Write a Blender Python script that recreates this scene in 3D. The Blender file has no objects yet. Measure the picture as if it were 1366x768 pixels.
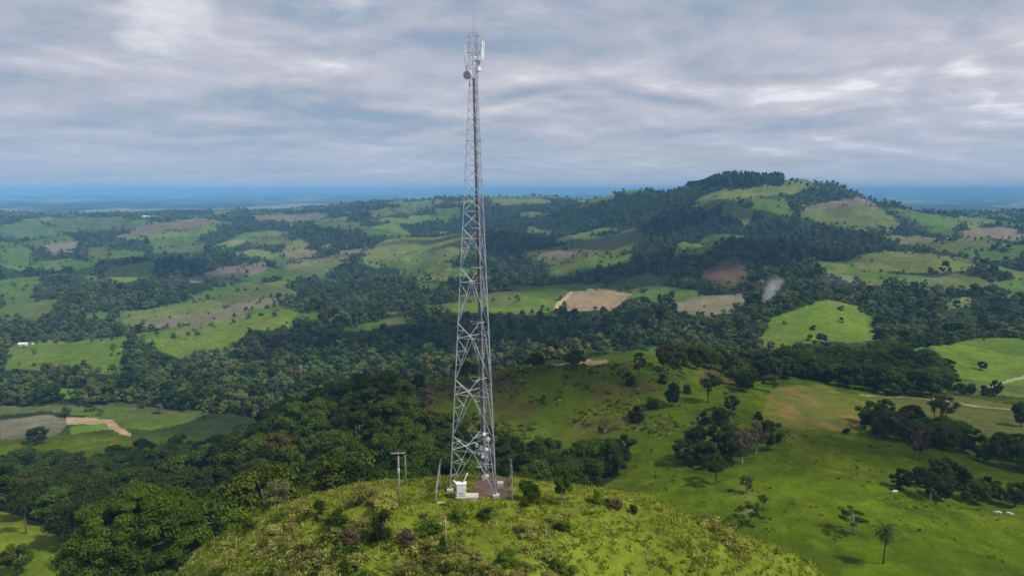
import bpy, bmesh, math, random
import numpy as np
from mathutils import Vector, Matrix

# ------------------------------------------------------------------ basics
scene = bpy.context.scene
COL = scene.collection
R = math.radians
W0, H0, F0 = 1366.0, 768.0, 923.0          # frame and focal length in pixels
CAMZ, PITCH = 39.3, R(8.0)
CP, SP = math.cos(PITCH), math.sin(PITCH)
rng = np.random.default_rng(11)
random.seed(5)

world = bpy.data.worlds.new("World"); scene.world = world; world.use_nodes = True
scene.view_settings.view_transform = 'Standard'
scene.view_settings.look = 'None'
scene.view_settings.exposure = 0.0
scene.view_settings.gamma = 1.0

cam_d = bpy.data.cameras.new("camera"); cam = bpy.data.objects.new("camera", cam_d); COL.objects.link(cam)
cam.location = (0, 0, CAMZ); cam.rotation_euler = (math.pi / 2 - PITCH, 0, 0)
cam_d.sensor_width = 36.0; cam_d.lens = 36.0 * F0 / W0
cam_d.clip_start = 0.5; cam_d.clip_end = 120000
scene.camera = cam

def tag(o, label=None, cat=None, group=None, kind=None):
    if label: o['label'] = label
    if cat: o['category'] = cat
    if group: o['group'] = group
    if kind: o['kind'] = kind
    return o

def empty(name, loc=(0, 0, 0), rz=0.0, label=None, cat=None, group=None):
    o = bpy.data.objects.new(name, None); COL.objects.link(o)
    o.location = loc; o.rotation_euler = (0, 0, rz); o.empty_display_size = 0.5
    return tag(o, label, cat, group)

def link(name, me, mat=None, parent=None):
    o = bpy.data.objects.new(name, me); COL.objects.link(o)
    if mat is not None and not me.materials: me.materials.append(mat)
    if parent is not None: o.parent = parent
    return o

def mesh_np(name, verts, faces, smooth=False, attrs=None):
    """verts (N,3); faces (M,k) all the same k, or list of such arrays."""
    if not isinstance(faces, list): faces = [faces]
    me = bpy.data.meshes.new(name)
    me.vertices.add(len(verts)); me.vertices.foreach_set('co', np.ascontiguousarray(verts, np.float32).ravel())
    nl = sum(f.size for f in faces); npoly = sum(len(f) for f in faces)
    me.loops.add(nl); me.polygons.add(npoly)
    me.loops.foreach_set('vertex_index', np.concatenate([f.ravel() for f in faces]).astype(np.int32))
    tot = np.concatenate([np.full(len(f), f.shape[1], np.int32) for f in faces])
    st = np.concatenate([[0], np.cumsum(tot)[:-1]]).astype(np.int32)
    me.polygons.foreach_set('loop_start', st); me.polygons.foreach_set('loop_total', tot)
    me.polygons.foreach_set('use_smooth', np.full(npoly, smooth, bool))
    for an, (typ, dom, data) in (attrs or {}).items():
        a = me.attributes.new(an, typ, dom)
        key = 'color' if typ == 'FLOAT_COLOR' else ('vector' if typ == 'FLOAT_VECTOR' else 'value')
        a.data.foreach_set(key, np.ascontiguousarray(data).ravel())
    me.update(calc_edges=True)
    return me

# ------------------------------------------------------------------ noise
def _hash(ix, iy, seed):
    h = (ix.astype(np.int64) * 374761393 + iy.astype(np.int64) * 668265263 + seed * 974634777) & 0xFFFFFFFF
    h = ((h ^ (h >> 13)) * 1274126177) & 0xFFFFFFFF
    h = h ^ (h >> 16)
    return (h & 0xFFFFFF) / float(0xFFFFFF)

def vnoise(x, y, seed=0):
    ix, iy = np.floor(x), np.floor(y); fx, fy = x - ix, y - iy
    fx = fx * fx * fx * (fx * (fx * 6 - 15) + 10); fy = fy * fy * fy * (fy * (fy * 6 - 15) + 10)
    a, b = _hash(ix, iy, seed), _hash(ix + 1, iy, seed)
    c, d = _hash(ix, iy + 1, seed), _hash(ix + 1, iy + 1, seed)
    return (a + (b - a) * fx) * (1 - fy) + (c + (d - c) * fx) * fy

def fbm(x, y, seed=0, oct=4):
    s, a, t = 0.0, 1.0, 0.0
    for k in range(oct):
        s = s + a * (vnoise(x * 2 ** k + 17.3 * k, y * 2 ** k - 9.1 * k, seed + k) - 0.5); t += a; a *= 0.5
    return s / t * 2          # about -1..1

# ------------------------------------------------------------------ terrain
def p(Y, y):
    """ground height at forward distance Y seen y pixels down the frame"""
    return CAMZ - Y * math.tan(math.atan((y - 384) / F0) + PITCH)

FARL = [(12000, p(12000, 270)), (20000, p(20000, 263)), (50000, p(50000, 256.6))]
def P(*a):
    return [(Y, (p(Y, v) if k == 'y' else v)) for (Y, v, k) in [(t[0], t[1], t[2] if len(t) > 2 else 'y') for t in a]]
z = 'z'
COLS = {
 0: P((12,-55,z),(60,-52,z),(90,-45,z),(120,-46,z),(170,715),(215,-63,z),(300,-92,z),(380,590),(430,565),(550,523),(600,508),(760,470),(860,452),(930,-156,z),(1250,400),(1900,350),(2700,320),(3600,292),(4300,287),(6000,-150,z)) + FARL,
 140: P((12,-52,z),(60,-40,z),(90,-25,z),(105,-24,z),(140,-42,z),(180,-56,z),(250,-75,z),(320,-95,z),(400,578),(440,562),(520,532),(600,508),(700,485),(860,453),(930,-158,z),(1250,400),(1900,350),(2700,318),(3400,297),(4200,283),(5000,-170,z),(6500,-150,z)) + FARL,
 260: P((12,-48,z),(45,-26,z),(70,-11,z),(85,-8,z),(100,-14,z),(140,-38,z),(180,-53,z),(250,-70,z),(320,-92,z),(400,-110,z),(470,552),(560,530),(700,495),(800,470),(900,446),(980,438),(1060,-162,z),(1500,378),(1900,348),(2700,316),(3400,297),(4300,286),(6000,-150,z)) + FARL,
 380: P((12,-44,z),(45,-20,z),(70,-6.5,z),(88,-2.4,z),(96,-6.5,z),(105,-12,z),(140,-34,z),(180,-48,z),(240,-56,z),(300,-66,z),(360,-86,z),(430,-114,z),(520,-130,z),(600,520),(800,465),(950,430),(1050,407),(1150,-165,z),(1400,385),(1900,345),(2500,318),(3200,298),(4200,284),(6000,-150,z)) + FARL,
 500: P((12,-40,z),(45,-17,z),(70,-4,z),(86,-.3,z),(92,-1.0,z),(98,-4.5,z),(106,-9,z),(140,-29,z),(180,-42,z),(240,-50,z),(300,-55,z),(350,-62,z),(430,-100,z),(520,-135,z),(650,505),(850,455),(1000,428),(1150,412),(1300,390),(1500,366),(1700,-190,z),(2000,340),(2500,312),(3200,290),(4200,274),(5000,-60,z),(7000,-150,z)) + FARL,
 620: P((12,-38,z),(45,-15,z),(70,-3,z),(86,0,z),(92,-.5,z),(98,-3.8,z),(105,-8,z),(130,-23,z),(170,-44,z),(220,-58,z),(270,-64,z),(300,-62,z),(335,514),(370,-62,z),(430,-100,z),(520,-135,z),(650,500),(850,455),(1000,425),(1200,400),(1400,382),(1600,362),(2000,330),(2500,305),(2750,-140,z),(3400,280),(4500,264),(6000,-120,z)) + FARL,
 740: P((12,-38,z),(45,-15,z),(70,-4,z),(87,-0.6,z),(93,-1.6,z),(98,-4.2,z),(105,-8,z),(130,-25,z),(170,-46,z),(220,-60,z),(270,-66,z),(300,-62,z),(345,490),(400,-66,z),(480,479),(560,-115,z),(750,465),(950,430),(1150,405),(1300,388),(1600,362),(1900,342),(2300,322),(2800,298),(3500,276),(4500,262),(6000,-110,z)) + FARL,
 860: P((12,-38,z),(45,-18,z),(70,-8,z),(84,-3,z),(95,-4.5,z),(120,-22,z),(150,-42,z),(190,-54,z),(230,-58,z),(270,-62,z),(310,-57,z),(350,487),(390,472),(450,-75,z),(560,-115,z),(700,455),(900,425),(1050,405),(1250,385),(1500,360),(1800,335),(2200,302),(2600,275),(3000,256),(3600,-60,z),(5000,-150,z)) + FARL,
 980: P((12,-39,z),(45,-22,z),(70,-10,z),(83,-5.2,z),(91,-7.6,z),(98,-14,z),(115,-32,z),(150,-50,z),(190,-53,z),(230,-56,z),(270,-58,z),(310,-58,z),(350,510),(400,490),(460,-80,z),(600,-110,z),(720,440),(800,420),(950,400),(1150,375),(1300,346),(1500,327),(1650,-110,z),(1900,302),(2200,272),(2450,245),(2650,229),(2850,40,z),(3500,-60,z),(5000,-150,z)) + FARL,
 1100: P((12,-41,z),(45,-26,z),(70,-12.5,z),(85,-9.2,z),(93,-16,z),(115,-38,z),(145,-50,z),(190,-53,z),(230,-55,z),(265,-58,z),(360,515),(450,490),(560,-105,z),(640,450),(700,430),(790,400),(850,-106,z),(1000,379),(1250,352),(1500,327),(1800,307),(2200,276),(2500,259),(2700,250),(2900,0,z),(3500,-80,z),(5000,-150,z)) + FARL,
 1230: P((12,-42,z),(45,-36,z),(70,-32,z),(100,-42,z),(140,-49,z),(190,-54,z),(240,-58,z),(290,-62,z),(340,535),(400,520),(450,505),(520,478),(600,458),(700,-112,z),(850,410),(1000,385),(1200,362),(1450,340),(1800,314),(2200,294),(2600,279),(3000,-70,z),(4000,-130,z),(6000,-150,z)) + FARL,
 1366: P((12,-44,z),(60,-42,z),(100,-46,z),(140,-52,z),(190,-58,z),(240,-64,z),(290,-71,z),(340,560),(400,535),(470,510),(540,485),(620,460),(700,447),(780,-120,z),(950,402),(1200,374),(1500,347),(1900,324),(2400,306),(3000,291),(3600,282),(4500,-150,z),(6500,-150,z)) + FARL,
}
COLS[-420] = [(Y, v - 4) if Y < 8000 else (Y, v) for Y, v in COLS[0]]
COLS[1790] = [(Y, v - 4) if Y < 8000 else (Y, v) for Y, v in COLS[1366]]

def pchip(x, y, xi):
    x = np.asarray(x, float); y = np.asarray(y, float)
    h = np.diff(x); sh = (len(h),) + (1,) * (y.ndim - 1)
    hh = h.reshape(sh); d = np.diff(y, axis=0) / hh
    m = np.zeros_like(y)
    w1 = 2 * hh[1:] + hh[:-1]; w2 = hh[1:] + 2 * hh[:-1]
    with np.errstate(divide='ignore', invalid='ignore'):
        mi = (w1 + w2) / (w1 / d[:-1] + w2 / d[1:])
    m[1:-1] = np.where(d[:-1] * d[1:] > 0, np.nan_to_num(mi), 0)
    m[0], m[-1] = d[0], d[-1]
    k = np.clip(np.searchsorted(x, xi) - 1, 0, len(h) - 1)
    t = ((xi - x[k]) / h[k]).reshape((-1,) + (1,) * (y.ndim - 1)); hk = hh[k]
    return ((2*t**3 - 3*t**2 + 1) * y[k] + (t**3 - 2*t**2 + t) * hk * m[k]
            + (-2*t**3 + 3*t**2) * y[k+1] + (t**3 - t**2) * hk * m[k+1])

NU, NL = 1000, 1000
U = np.linspace(-1.08, 1.08, NU)
# distance rows: finer on the near hill
_t = np.linspace(0, 1, 4000)
_l = np.linspace(math.log(16), math.log(48000), 4000)
_w = np.interp(_l, [math.log(16), math.log(55), math.log(60), math.log(140), math.log(400), math.log(5000), math.log(48000)],
               [0.5, 0.6, 2.2, 2.0, 1.15, 1.0, 0.45])
_c = np.cumsum(_w); _c = (_c - _c[0]) / (_c[-1] - _c[0])
L = np.interp(np.linspace(0, 1, NL), _c, _l)
keys = sorted(COLS)
prof = np.stack([pchip(np.log([a for a, _ in COLS[k]]), [b for _, b in COLS[k]], L) for k in keys])   # (cols, NL)
ZB = pchip((np.array(keys) - 683.0) / F0, prof, U)                                                       # (NU, NL)
YY = np.exp(L)[None, :] * np.ones((NU, 1)); XX = U[:, None] * YY
def relief(X, Y):
    a1 = np.interp(Y, [60, 130, 250, 450], [0.25, 0.4, 1.0, 1.5])
    a2 = np.interp(Y, [110, 180, 250, 500, 1500], [0.0, 1.6, 2.4, 4.5, 9.0])
    a3 = np.interp(Y, [480, 800, 1200, 2400, 4000, 6500], [0.0, 12.0, 28.0, 48.0, 40.0, 14.0])
    a4 = np.interp(Y, [4800, 7000, 14000, 40000], [0.0, 70.0, 110.0, 150.0])
    ridged = 1 - np.abs(fbm(X / 300, Y / 420, 61, 4)) * 2.6
    return (a1 * fbm(X / 14, Y / 14, 3, 4) + a2 * fbm(X / 85, Y / 85, 21, 3) + a3 * (0.75 * fbm(X / 360, Y / 420, 40, 3) + 0.42 * ridged - 0.22)
            + a4 * fbm(X / 3800, Y / 2600, 55, 5))
ZZ = ZB + relief(XX, YY)
# levelled pad under the tower compound
_d = np.sqrt(((XX + 4.8) / 7.0) ** 2 + ((YY - 87.4) / 4.6) ** 2)
_pad = np.clip(1.6 - _d, 0, 1) ; _pad = _pad * _pad * (3 - 2 * _pad)
ZZ = ZZ * (1 - _pad) + 0.0 * _pad

def height(X, Y):
    X = np.asarray(X, float); Y = np.asarray(Y, float)
    u = np.clip((X / Y - U[0]) / (U[1] - U[0]), 0, NU - 1.001)
    l = np.clip(np.interp(np.log(Y), L, np.arange(NL)), 0, NL - 1.001)
    i, j = u.astype(int), l.astype(int); fu, fl = u - i, l - j
    return ((ZZ[i, j] * (1 - fu) + ZZ[i + 1, j] * fu) * (1 - fl) + (ZZ[i, j + 1] * (1 - fu) + ZZ[i + 1, j + 1] * fu) * fl)

YFINE = np.exp(np.linspace(math.log(45), math.log(45000), 2600))
def ground(px, py, Y0=50.0, Y1=45000.0):
    """the point of the terrain that lies on this line of sight, looked for between distances Y0 and Y1"""
    t = (py - 384.0) / F0
    q = (t * CP + SP) / (CP - t * SP)                 # drop per unit of forward distance
    u = (px - 683.0) / F0 * (CP + q * SP)
    ys = YFINE[(YFINE >= Y0) & (YFINE <= Y1)]
    h = height(u * ys, ys); below = h >= CAMZ - q * ys
    k = int(np.argmax(below)) if below.any() else int(np.argmin(np.abs(h - (CAMZ - q * ys)) / ys))
    Y = ys[k]
    return float(u * Y), float(Y), float(h[k])

def pixel(X, Y, Z):
    zc = Y * CP + (CAMZ - Z) * SP
    return 683 + F0 * X / zc, 384 + F0 * ((CAMZ - Z) * CP - Y * SP) / zc

# visibility of a height above ground: the highest sight line blocked by the terrain in front
_slope = (ZZ - CAMZ) / YY
_hor = np.maximum.accumulate(_slope, axis=1)
def visible(X, Y, Z):
    i = np.clip(np.round((X / Y - U[0]) / (U[1] - U[0])), 0, NU - 1).astype(int)
    j = np.clip(np.interp(np.log(Y), L, np.arange(NL)) - 2, 0, NL - 1).astype(int)
    return (Z - CAMZ) / Y > _hor[i, j]

# ------------------------------------------------------------------ land cover
FIELDS = [  # kind (w = wood), outline, nearest and farthest distance
 ('w', [(1040,243),(1090,251),(1145,268),(1120,271),(1075,263),(1062,253)], 2000, 2900),
 ('w', [(375,400),(430,385),(470,372),(520,362),(570,378),(620,400),(560,415),(470,420),(400,425)], 1000, 1700),
 ('w', [(690,300),(760,280),(850,262),(900,240),(1045,236),(1040,244),(950,254),(918,270),(940,285),(880,300),(760,310)], 1700, 3400),
 ('w', [(860,355),(930,340),(1000,322),(1060,335),(1090,360),(1110,390),(1000,395),(940,395),(880,380)], 900, 1700),
 ('w', [(1000,292),(1070,294),(1130,306),(1180,320),(1170,340),(1090,345),(1010,325)], 1300, 2300),
 ('w', [(215,350),(280,335),(330,345),(380,358),(300,357),(240,372),(215,372)], 1300, 2400),
 ('w', [(600,290),(690,280),(700,300),(720,330),(690,345),(640,330)], 1500, 3300),
 ('w', [(850,320),(900,300),(985,290),(1000,312),(930,314),(895,332),(900,346),(960,345),(850,368),(755,372),(790,350)], 1200, 2300),
 ('o', [(0,561),(60,553),(85,557),(95,561),(75,577),(40,585),(0,587)], 330, 560),
 ('p', [(0,540),(70,541),(180,542),(282,550),(275,558),(200,574),(150,574),(120,556),(85,552),(60,548),(0,554)], 380, 640),
 ('t', [(88,556),(130,558),(142,566),(90,566)], 380, 560),
 ('g', [(95,567),(140,566),(145,574),(95,578)], 380, 560),
 ('g', [(60,518),(178,522),(175,536),(95,533),(60,526)], 450, 700),
 ('p', [(0,505),(45,507),(50,515),(0,519)], 450, 750),
 ('g', [(0,467),(50,457),(180,452),(160,465),(158,478),(175,500),(130,497),(100,490),(60,492),(0,495)], 560, 900),
 ('g', [(185,453),(250,451),(262,440),(300,435),(400,408),(395,420),(390,438),(330,445),(310,470),(285,475),(262,465),(245,478),(215,470)], 650, 1100),
 ('o', [(185,430),(250,420),(370,397),(370,407),(300,425),(255,433),(190,440)], 950, 1700),
 ('p', [(115,415),(170,419),(168,426),(115,428)], 900, 1500),
 ('p', [(0,390),(45,388),(50,400),(85,400),(75,415),(50,430),(0,420)], 900, 1600),
 ('g', [(140,355),(210,350),(210,370),(150,378),(130,370)], 1400, 2300),
 ('p', [(92,360),(135,350),(130,376),(90,367)], 1400, 2300),
 ('b', [(245,372),(300,358),(360,352),(350,362),(300,375),(255,379)], 1400, 2300),
 ('p', [(245,395),(320,378),(350,372),(345,385),(260,404)], 1100, 2000),
 ('d', [(205,333),(270,325),(270,337),(210,345)], 1700, 2800),
 ('b', [(150,318),(190,302),(270,290),(282,300),(200,316)], 2200, 4200),
 ('d', [(60,297),(110,288),(170,291),(165,305),(70,310)], 2600, 4400),
 ('p', [(0,302),(50,295),(90,312),(40,320),(0,316)], 2300, 4400),
 ('p', [(200,322),(260,318),(265,328),(205,334)], 1900, 3300),
 ('b', [(60,325),(100,318),(95,335),(60,340)], 1800, 3300),
 ('p', [(0,330),(30,325),(50,345),(30,360),(0,350)], 1500, 3000),
 ('p', [(0,357),(45,370),(40,382),(0,380)], 1300, 2300),
 ('p', [(50,345),(90,350),(70,362)], 1500, 2400),
 ('d', [(110,330),(150,325),(145,345),(115,345)], 1700, 3000),
 ('b', [(330,287),(440,285),(430,293),(340,296)], 2700, 4400),
 ('d', [(425,297),(485,296),(480,303),(430,305)], 2500, 4200),
 ('d', [(330,320),(380,315),(385,325),(335,331)], 1900, 3300),
 ('b', [(375,335),(410,332),(440,342),(380,344)], 1700, 2600),
 ('b', [(380,352),(460,343),(455,348),(385,358)], 1500, 2500),
 ('b', [(325,355),(360,357),(350,366),(325,371)], 1400, 2300),
 ('o', [(445,335),(500,330),(495,337),(450,341)], 1700, 2700),
 ('h', [(490,330),(570,312),(615,300),(640,302),(632,330),(605,345),(597,370),(555,375),(540,365),(480,352)], 1400, 2700),
 ('g', [(480,347),(600,352),(590,369),(545,366)], 1400, 2300),
 ('p', [(440,370),(480,360),(475,378),(440,380)], 1250, 1700),
 ('p', [(540,374),(600,378),(605,386),(560,387)], 1200, 1700),
 ('p', [(430,450),(500,428),(555,420),(540,434),(470,448)], 800, 1250),
 ('g', [(600,405),(660,402),(750,395),(745,413),(700,421),(610,419)], 950, 1400),
 ('t', [(745,400),(760,390),(835,383),(842,395),(815,414),(755,413)], 950, 1500),
 ('d', [(805,385),(840,370),(900,362),(880,385),(842,393)], 1050, 1700),
 ('d', [(700,338),(760,325),(820,315),(850,303),(862,320),(830,340),(800,350),(740,352),(715,346)], 1500, 2600),
 ('b', [(712,339),(770,330),(782,340),(725,347)], 1500, 2600),
 ('p', [(735,356),(810,340),(850,340),(845,350),(790,361),(735,370)], 1400, 2300),
 ('h', [(900,330),(930,316),(975,320),(940,337),(900,344)], 1300, 1800),
 ('h', [(920,270),(950,256),(1000,250),(1040,245),(1085,249),(1060,262),(1010,265),(990,264),(945,279)], 1900, 2900),
 ('p', [(1000,263),(1050,269),(1060,290),(1030,292),(1010,282)], 1800, 2700),
 ('h', [(1070,274),(1140,272),(1180,276),(1200,300),(1170,306),(1120,301),(1070,292)], 1600, 2800),
 ('b', [(1080,270),(1165,266),(1170,275),(1100,276)], 1900, 2800),
 ('p', [(1180,276),(1290,295),(1270,311),(1240,306),(1200,287)], 1700, 2800),
 ('h', [(1240,284),(1340,295),(1300,302)], 1800, 3200),
 ('b', [(1275,307),(1340,303),(1380,312),(1355,321),(1285,316)], 1700, 3200),
 ('b', [(1180,315),(1255,318),(1260,326),(1200,326),(1170,319)], 1500, 2200),
 ('h', [(1125,348),(1180,335),(1240,340),(1310,350),(1300,361),(1240,366),(1150,363)], 1050, 1800),
 ('d', [(1240,322),(1330,320),(1325,335),(1250,336)], 1400, 2300),
 ('d', [(1130,375),(1190,373),(1185,383),(1135,383)], 900, 1400),
 ('p', [(1320,377),(1380,370),(1380,387),(1330,392)], 900, 1500),
 ('h', [(1258,402),(1297,400),(1295,411),(1256,413)], 780, 1200),
 ('g', [(1005,462),(1030,422),(1080,404),(1140,402),(1160,425),(1176,452),(1150,460),(1100,456),(1060,454),(1045,467)], 600, 830),
 ('g', [(1180,472),(1230,462),(1300,452),(1390,449),(1390,532),(1300,526),(1258,522),(1240,492),(1200,480)], 400, 740),
 ('d', [(1150,530),(1280,528),(1390,548),(1390,612),(1320,585),(1200,555)], 290, 520),
 ('y', [(1030,517),(1100,514),(1155,540),(1160,560),(1140,578),(1060,571),(1015,560)], 240, 420),
 ('t', [(725,491),(780,479),(822,473),(815,480),(790,487)], 335, 440),
 ('p', [(780,479),(860,466),(930,459),(940,466),(850,476),(815,480)], 340, 660),
 ('o', [(890,407),(940,396),(1000,390),(1000,406),(960,425),(910,422)], 780, 1200),
 ('r', [(925,366),(980,341),(1002,360),(995,386),(960,381)], 1000, 1400),
 ('p', [(900,440),(965,426),(960,436),(910,447)], 650, 1000),
 ('h', [(650,264),(700,257),(740,270),(690,277),(655,274)], 2900, 4800),
 ('h', [(770,264),(820,260),(825,268),(785,273)], 2700, 4800),
 ('d', [(490,285),(560,271),(580,266),(575,279),(500,291)], 2700, 4800),
]
def inside(px, py, poly):
    c = np.zeros(px.shape, bool); n = len(poly)
    for a in range(n):
        x1, y1 = poly[a]; x2, y2 = poly[(a + 1) % n]
        if y1 == y2: continue
        c ^= ((y1 > py) != (y2 > py)) & (px < (x2 - x1) * (py - y1) / (y2 - y1) + x1)
    return c

GROUND_POLYS = []          # outlines as they lie on the ground: (kind, [(X/Y, ln Y)])
for kind, poly, Y0, Y1 in FIELDS:
    g = []
    for a in range(len(poly)):
        (x1, y1), (x2, y2) = poly[a], poly[(a + 1) % len(poly)]
        n = max(1, int(math.hypot(x2 - x1, y2 - y1) / 12))
        for k in range(n):
            X, Y, Z = ground(x1 + (x2 - x1) * k / n, y1 + (y2 - y1) * k / n, Y0, Y1)
            g.append((X / Y, math.log(Y)))
    GROUND_POLYS.append((kind, g))

def wobble(X, Y):
    s = 0.012 + 0 * Y
    return s * fbm(X / (0.05 * Y + 6), Y / (0.05 * Y + 6), 71, 3), 2.2 * s * fbm(X / (0.06 * Y + 6), Y / (0.06 * Y + 6), 77, 3)

def field_of(X, Y):
    """index into GROUND_POLYS + 1, 0 where no field lies"""
    X = np.asarray(X, float); Y = np.asarray(Y, float)
    w1, w2 = wobble(X, Y); u, l = X / Y + 0.5 * w1, np.log(Y) + w2
    out = np.zeros(u.shape, int)
    for k, (kind, g) in enumerate(GROUND_POLYS):
        a = np.array(g); b0, b1 = a.min(0), a.max(0)
        m = (u >= b0[0]) & (u <= b1[0]) & (l >= b0[1]) & (l <= b1[1])
        if m.any():
            mm = inside(u[m], l[m], g); t = out[m]; t[mm] = k + 1; out[m] = t
    return out

def parcels(X, Y):
    """patchwork of holdings on the far hills: 0 wood, else 1..5"""
    X = np.asarray(X, float); Y = np.asarray(Y, float)
    S = 150.0
    x = (X + 70 * fbm(X / 330, Y / 330, 401, 3)) / S; y = (Y + 70 * fbm(X / 330, Y / 330, 407, 3)) / (S * 1.35)
    ix, iy = np.floor(x), np.floor(y); best = np.full(x.shape, 1e9); hid = np.zeros(x.shape)
    for a in (-1, 0, 1):
        for b_ in (-1, 0, 1):
            cx, cy = ix + a, iy + b_
            d = (x - cx - _hash(cx, cy, 5)) ** 2 + (y - cy - _hash(cx, cy, 6)) ** 2
            m = d < best; best = np.where(m, d, best); hid = np.where(m, _hash(cx, cy, 7), hid)
    lush = 0.13 * fbm(X / 900, Y / 900, 411, 2)
    k = np.searchsorted([.44, .68, .84, .93, .96], hid + lush - .09 * np.clip((Y - 1300) / 500, 0, 1))
    gully = np.abs(fbm(X / 300, Y / 420, 61, 4)) * 2.6 + .25 * fbm(X / 60, Y / 60, 431, 3)      # wooded stream courses
    k = np.where(gully > 1.02, 0, k)
    return np.where((Y > 1000) | ((Y > 820) & (X / Y < -.28)), k, 0)

def nearwood(X, Y):
    """ground under the near woods: 1 left wood, 2 wood behind the tower, 3 right woods"""
    q = 683 + 880 * X / Y
    w = 18 * fbm(X / 30, Y / 30, 91, 3)
    out = np.zeros(np.shape(X), int)
    lo = np.interp(q, [-120, 0, 60, 110, 160, 215, 300, 400, 480, 560, 600], [205, 192, 176, 152, 128, 118, 112, 116, 120, 150, 190])
    hi = np.interp(q, [-120, 0, 140, 260, 330, 430, 500, 560, 600], [325, 325, 332, 342, 338, 335, 335, 300, 250])
    out[(q < 600) & (Y > lo + 0.2 * w) & (Y < hi + .35 * w)] = 1
    lo = np.interp(q, [540, 640, 760, 830], [165, 178, 200, 232]); hi = np.interp(q, [540, 600, 640, 700, 760, 830], [300, 282, 272, 266, 256, 250])
    out[(q >= 560) & (q < 826) & (Y > lo) & (Y < hi)] = 2
    return out

BASE = {'w': (.020,.036,.012), 'g': (.098,.150,.016), 'p': (.070,.118,.018), 'h': (.112,.142,.034), 'd': (.088,.106,.028), 't': (.30,.215,.125),
        'b': (.165,.132,.084), 'o': (.150,.140,.085), 'r': (.085,.058,.036), 'y': (.120,.105,.022)}
FID = field_of(XX, YY)
WID = nearwood(XX, YY)
colr = np.zeros((NU, NL, 3))
near = np.clip((430 - YY) / 60, 0, 1)
n1 = fbm(XX / 9, YY / 9, 101, 4); n2 = fbm(XX / 38, YY / 38, 111, 4); n3 = fbm(XX / 300, YY / 300, 121, 4)
def mix(a, b, t): return a * (1 - t[..., None]) + b * t[..., None]
def sstep(a, b, x):
    t = np.clip((x - a) / (b - a), 0, 1); return t * t * (3 - 2 * t)
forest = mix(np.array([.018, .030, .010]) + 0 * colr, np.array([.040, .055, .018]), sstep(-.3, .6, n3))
lawn = np.array([.138, .176, .017]) + 0 * colr
lawn = mix(lawn, np.array([.165, .165, .026]), 0.7 * sstep(0.05, .65, n2))           # dry, straw coloured
lawn = mix(lawn, np.array([.066, .118, .005]), 0.6 * sstep(0.1, .6, -n2 + .3 * n1))
lawn = mix(lawn, np.array([.100, .085, .030]), 0.35 * sstep(0.4, .75, n1 * .6 - .5 * n2))
pas = np.array([.066, .103, .004]) + 0 * colr
pas = mix(pas, np.array([.105, .116, .006]), 0.7 * sstep(0, .6, n2))
pas = mix(pas, np.array([.034, .060, .002]), 0.6 * sstep(0.1, .6, fbm(XX / 55, YY / 55, 131, 3)))
ridge = mix(pas, np.array([.078, .056, .022]), 0.8 * sstep(-.15, .5, fbm(XX / 22, YY / 16, 141, 4)))
nearhill = np.maximum(np.clip((150 - YY) / 30, 0, 1), .8 * np.clip((230 - YY) / 20, 0, 1) * (XX / YY < -.5))
n4 = fbm(XX / 3.5, YY / 3.5, 171, 3); terr = fbm(ZB * .9 + XX / 160, XX / 45, 181, 3)      # tufts, and the little paths cattle tread along the slope
pas = pas * (1 + .30 * n4 + .16 * n1 + .22 * terr)[..., None]
pas = mix(pas, np.array([.150, .120, .045]), .5 * sstep(.42, .75, .6 * n1 + .6 * terr))
lawn = lawn * (1 + .22 * n4)[..., None]
onridge = sstep(268, 295, YY) * (np.abs(XX / YY) < .34)
g0 = mix(pas, ridge, onridge.astype(float)); g0 = mix(g0, lawn, nearhill)
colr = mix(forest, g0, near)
for k, (kind, g) in enumerate(GROUND_POLYS):
    m = FID == k + 1
    if m.any():
        c = np.array(BASE[kind]) * (0.88 + 0.24 * random.random()) * np.array([1 + .12 * (random.random() - .5), 1, 1])
        v = 1 + 0.22 * n3 + 0.22 * n2
        colr[m] = c[None] * v[m][:, None]
        if kind == 'y':          # thin grass over orange soil, showing in streaks
            t = sstep(-.05, .5, fbm(XX[m] / 9, YY[m] / 20, 191, 5) + .3 * n2[m])
            colr[m] = mix(np.array([.100, .110, .020]) + 0 * colr[m], np.array([.165, .112, .036]), .75 * t)
        if kind in 'gph':        # drier and wetter parts of a pasture
            t = 0.55 * sstep(.05, .6, fbm(XX[m] / 60, YY[m] / 60, 151, 4))
            colr[m] = mix(colr[m], np.array([.135, .125, .055]), t)
            t = 0.5 * sstep(.15, .6, fbm(XX[m] / 45, YY[m] / 45, 157, 4))
            colr[m] = mix(colr[m], np.array([.045, .075, .020]), t)
PID = parcels(XX, YY); PID[FID > 0] = 0
for k, kind in enumerate('phdbg'):
    m = PID == k + 1
    tone = .85 + .3 * vnoise(XX[m] / 260, YY[m] / 260, 421)
    colr[m] = np.array(BASE[kind]) * (tone * (1 + .25 * n3[m] + .2 * n2[m]))[:, None]
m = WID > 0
colr[m] = np.array([.022, .034, .010])
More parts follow.
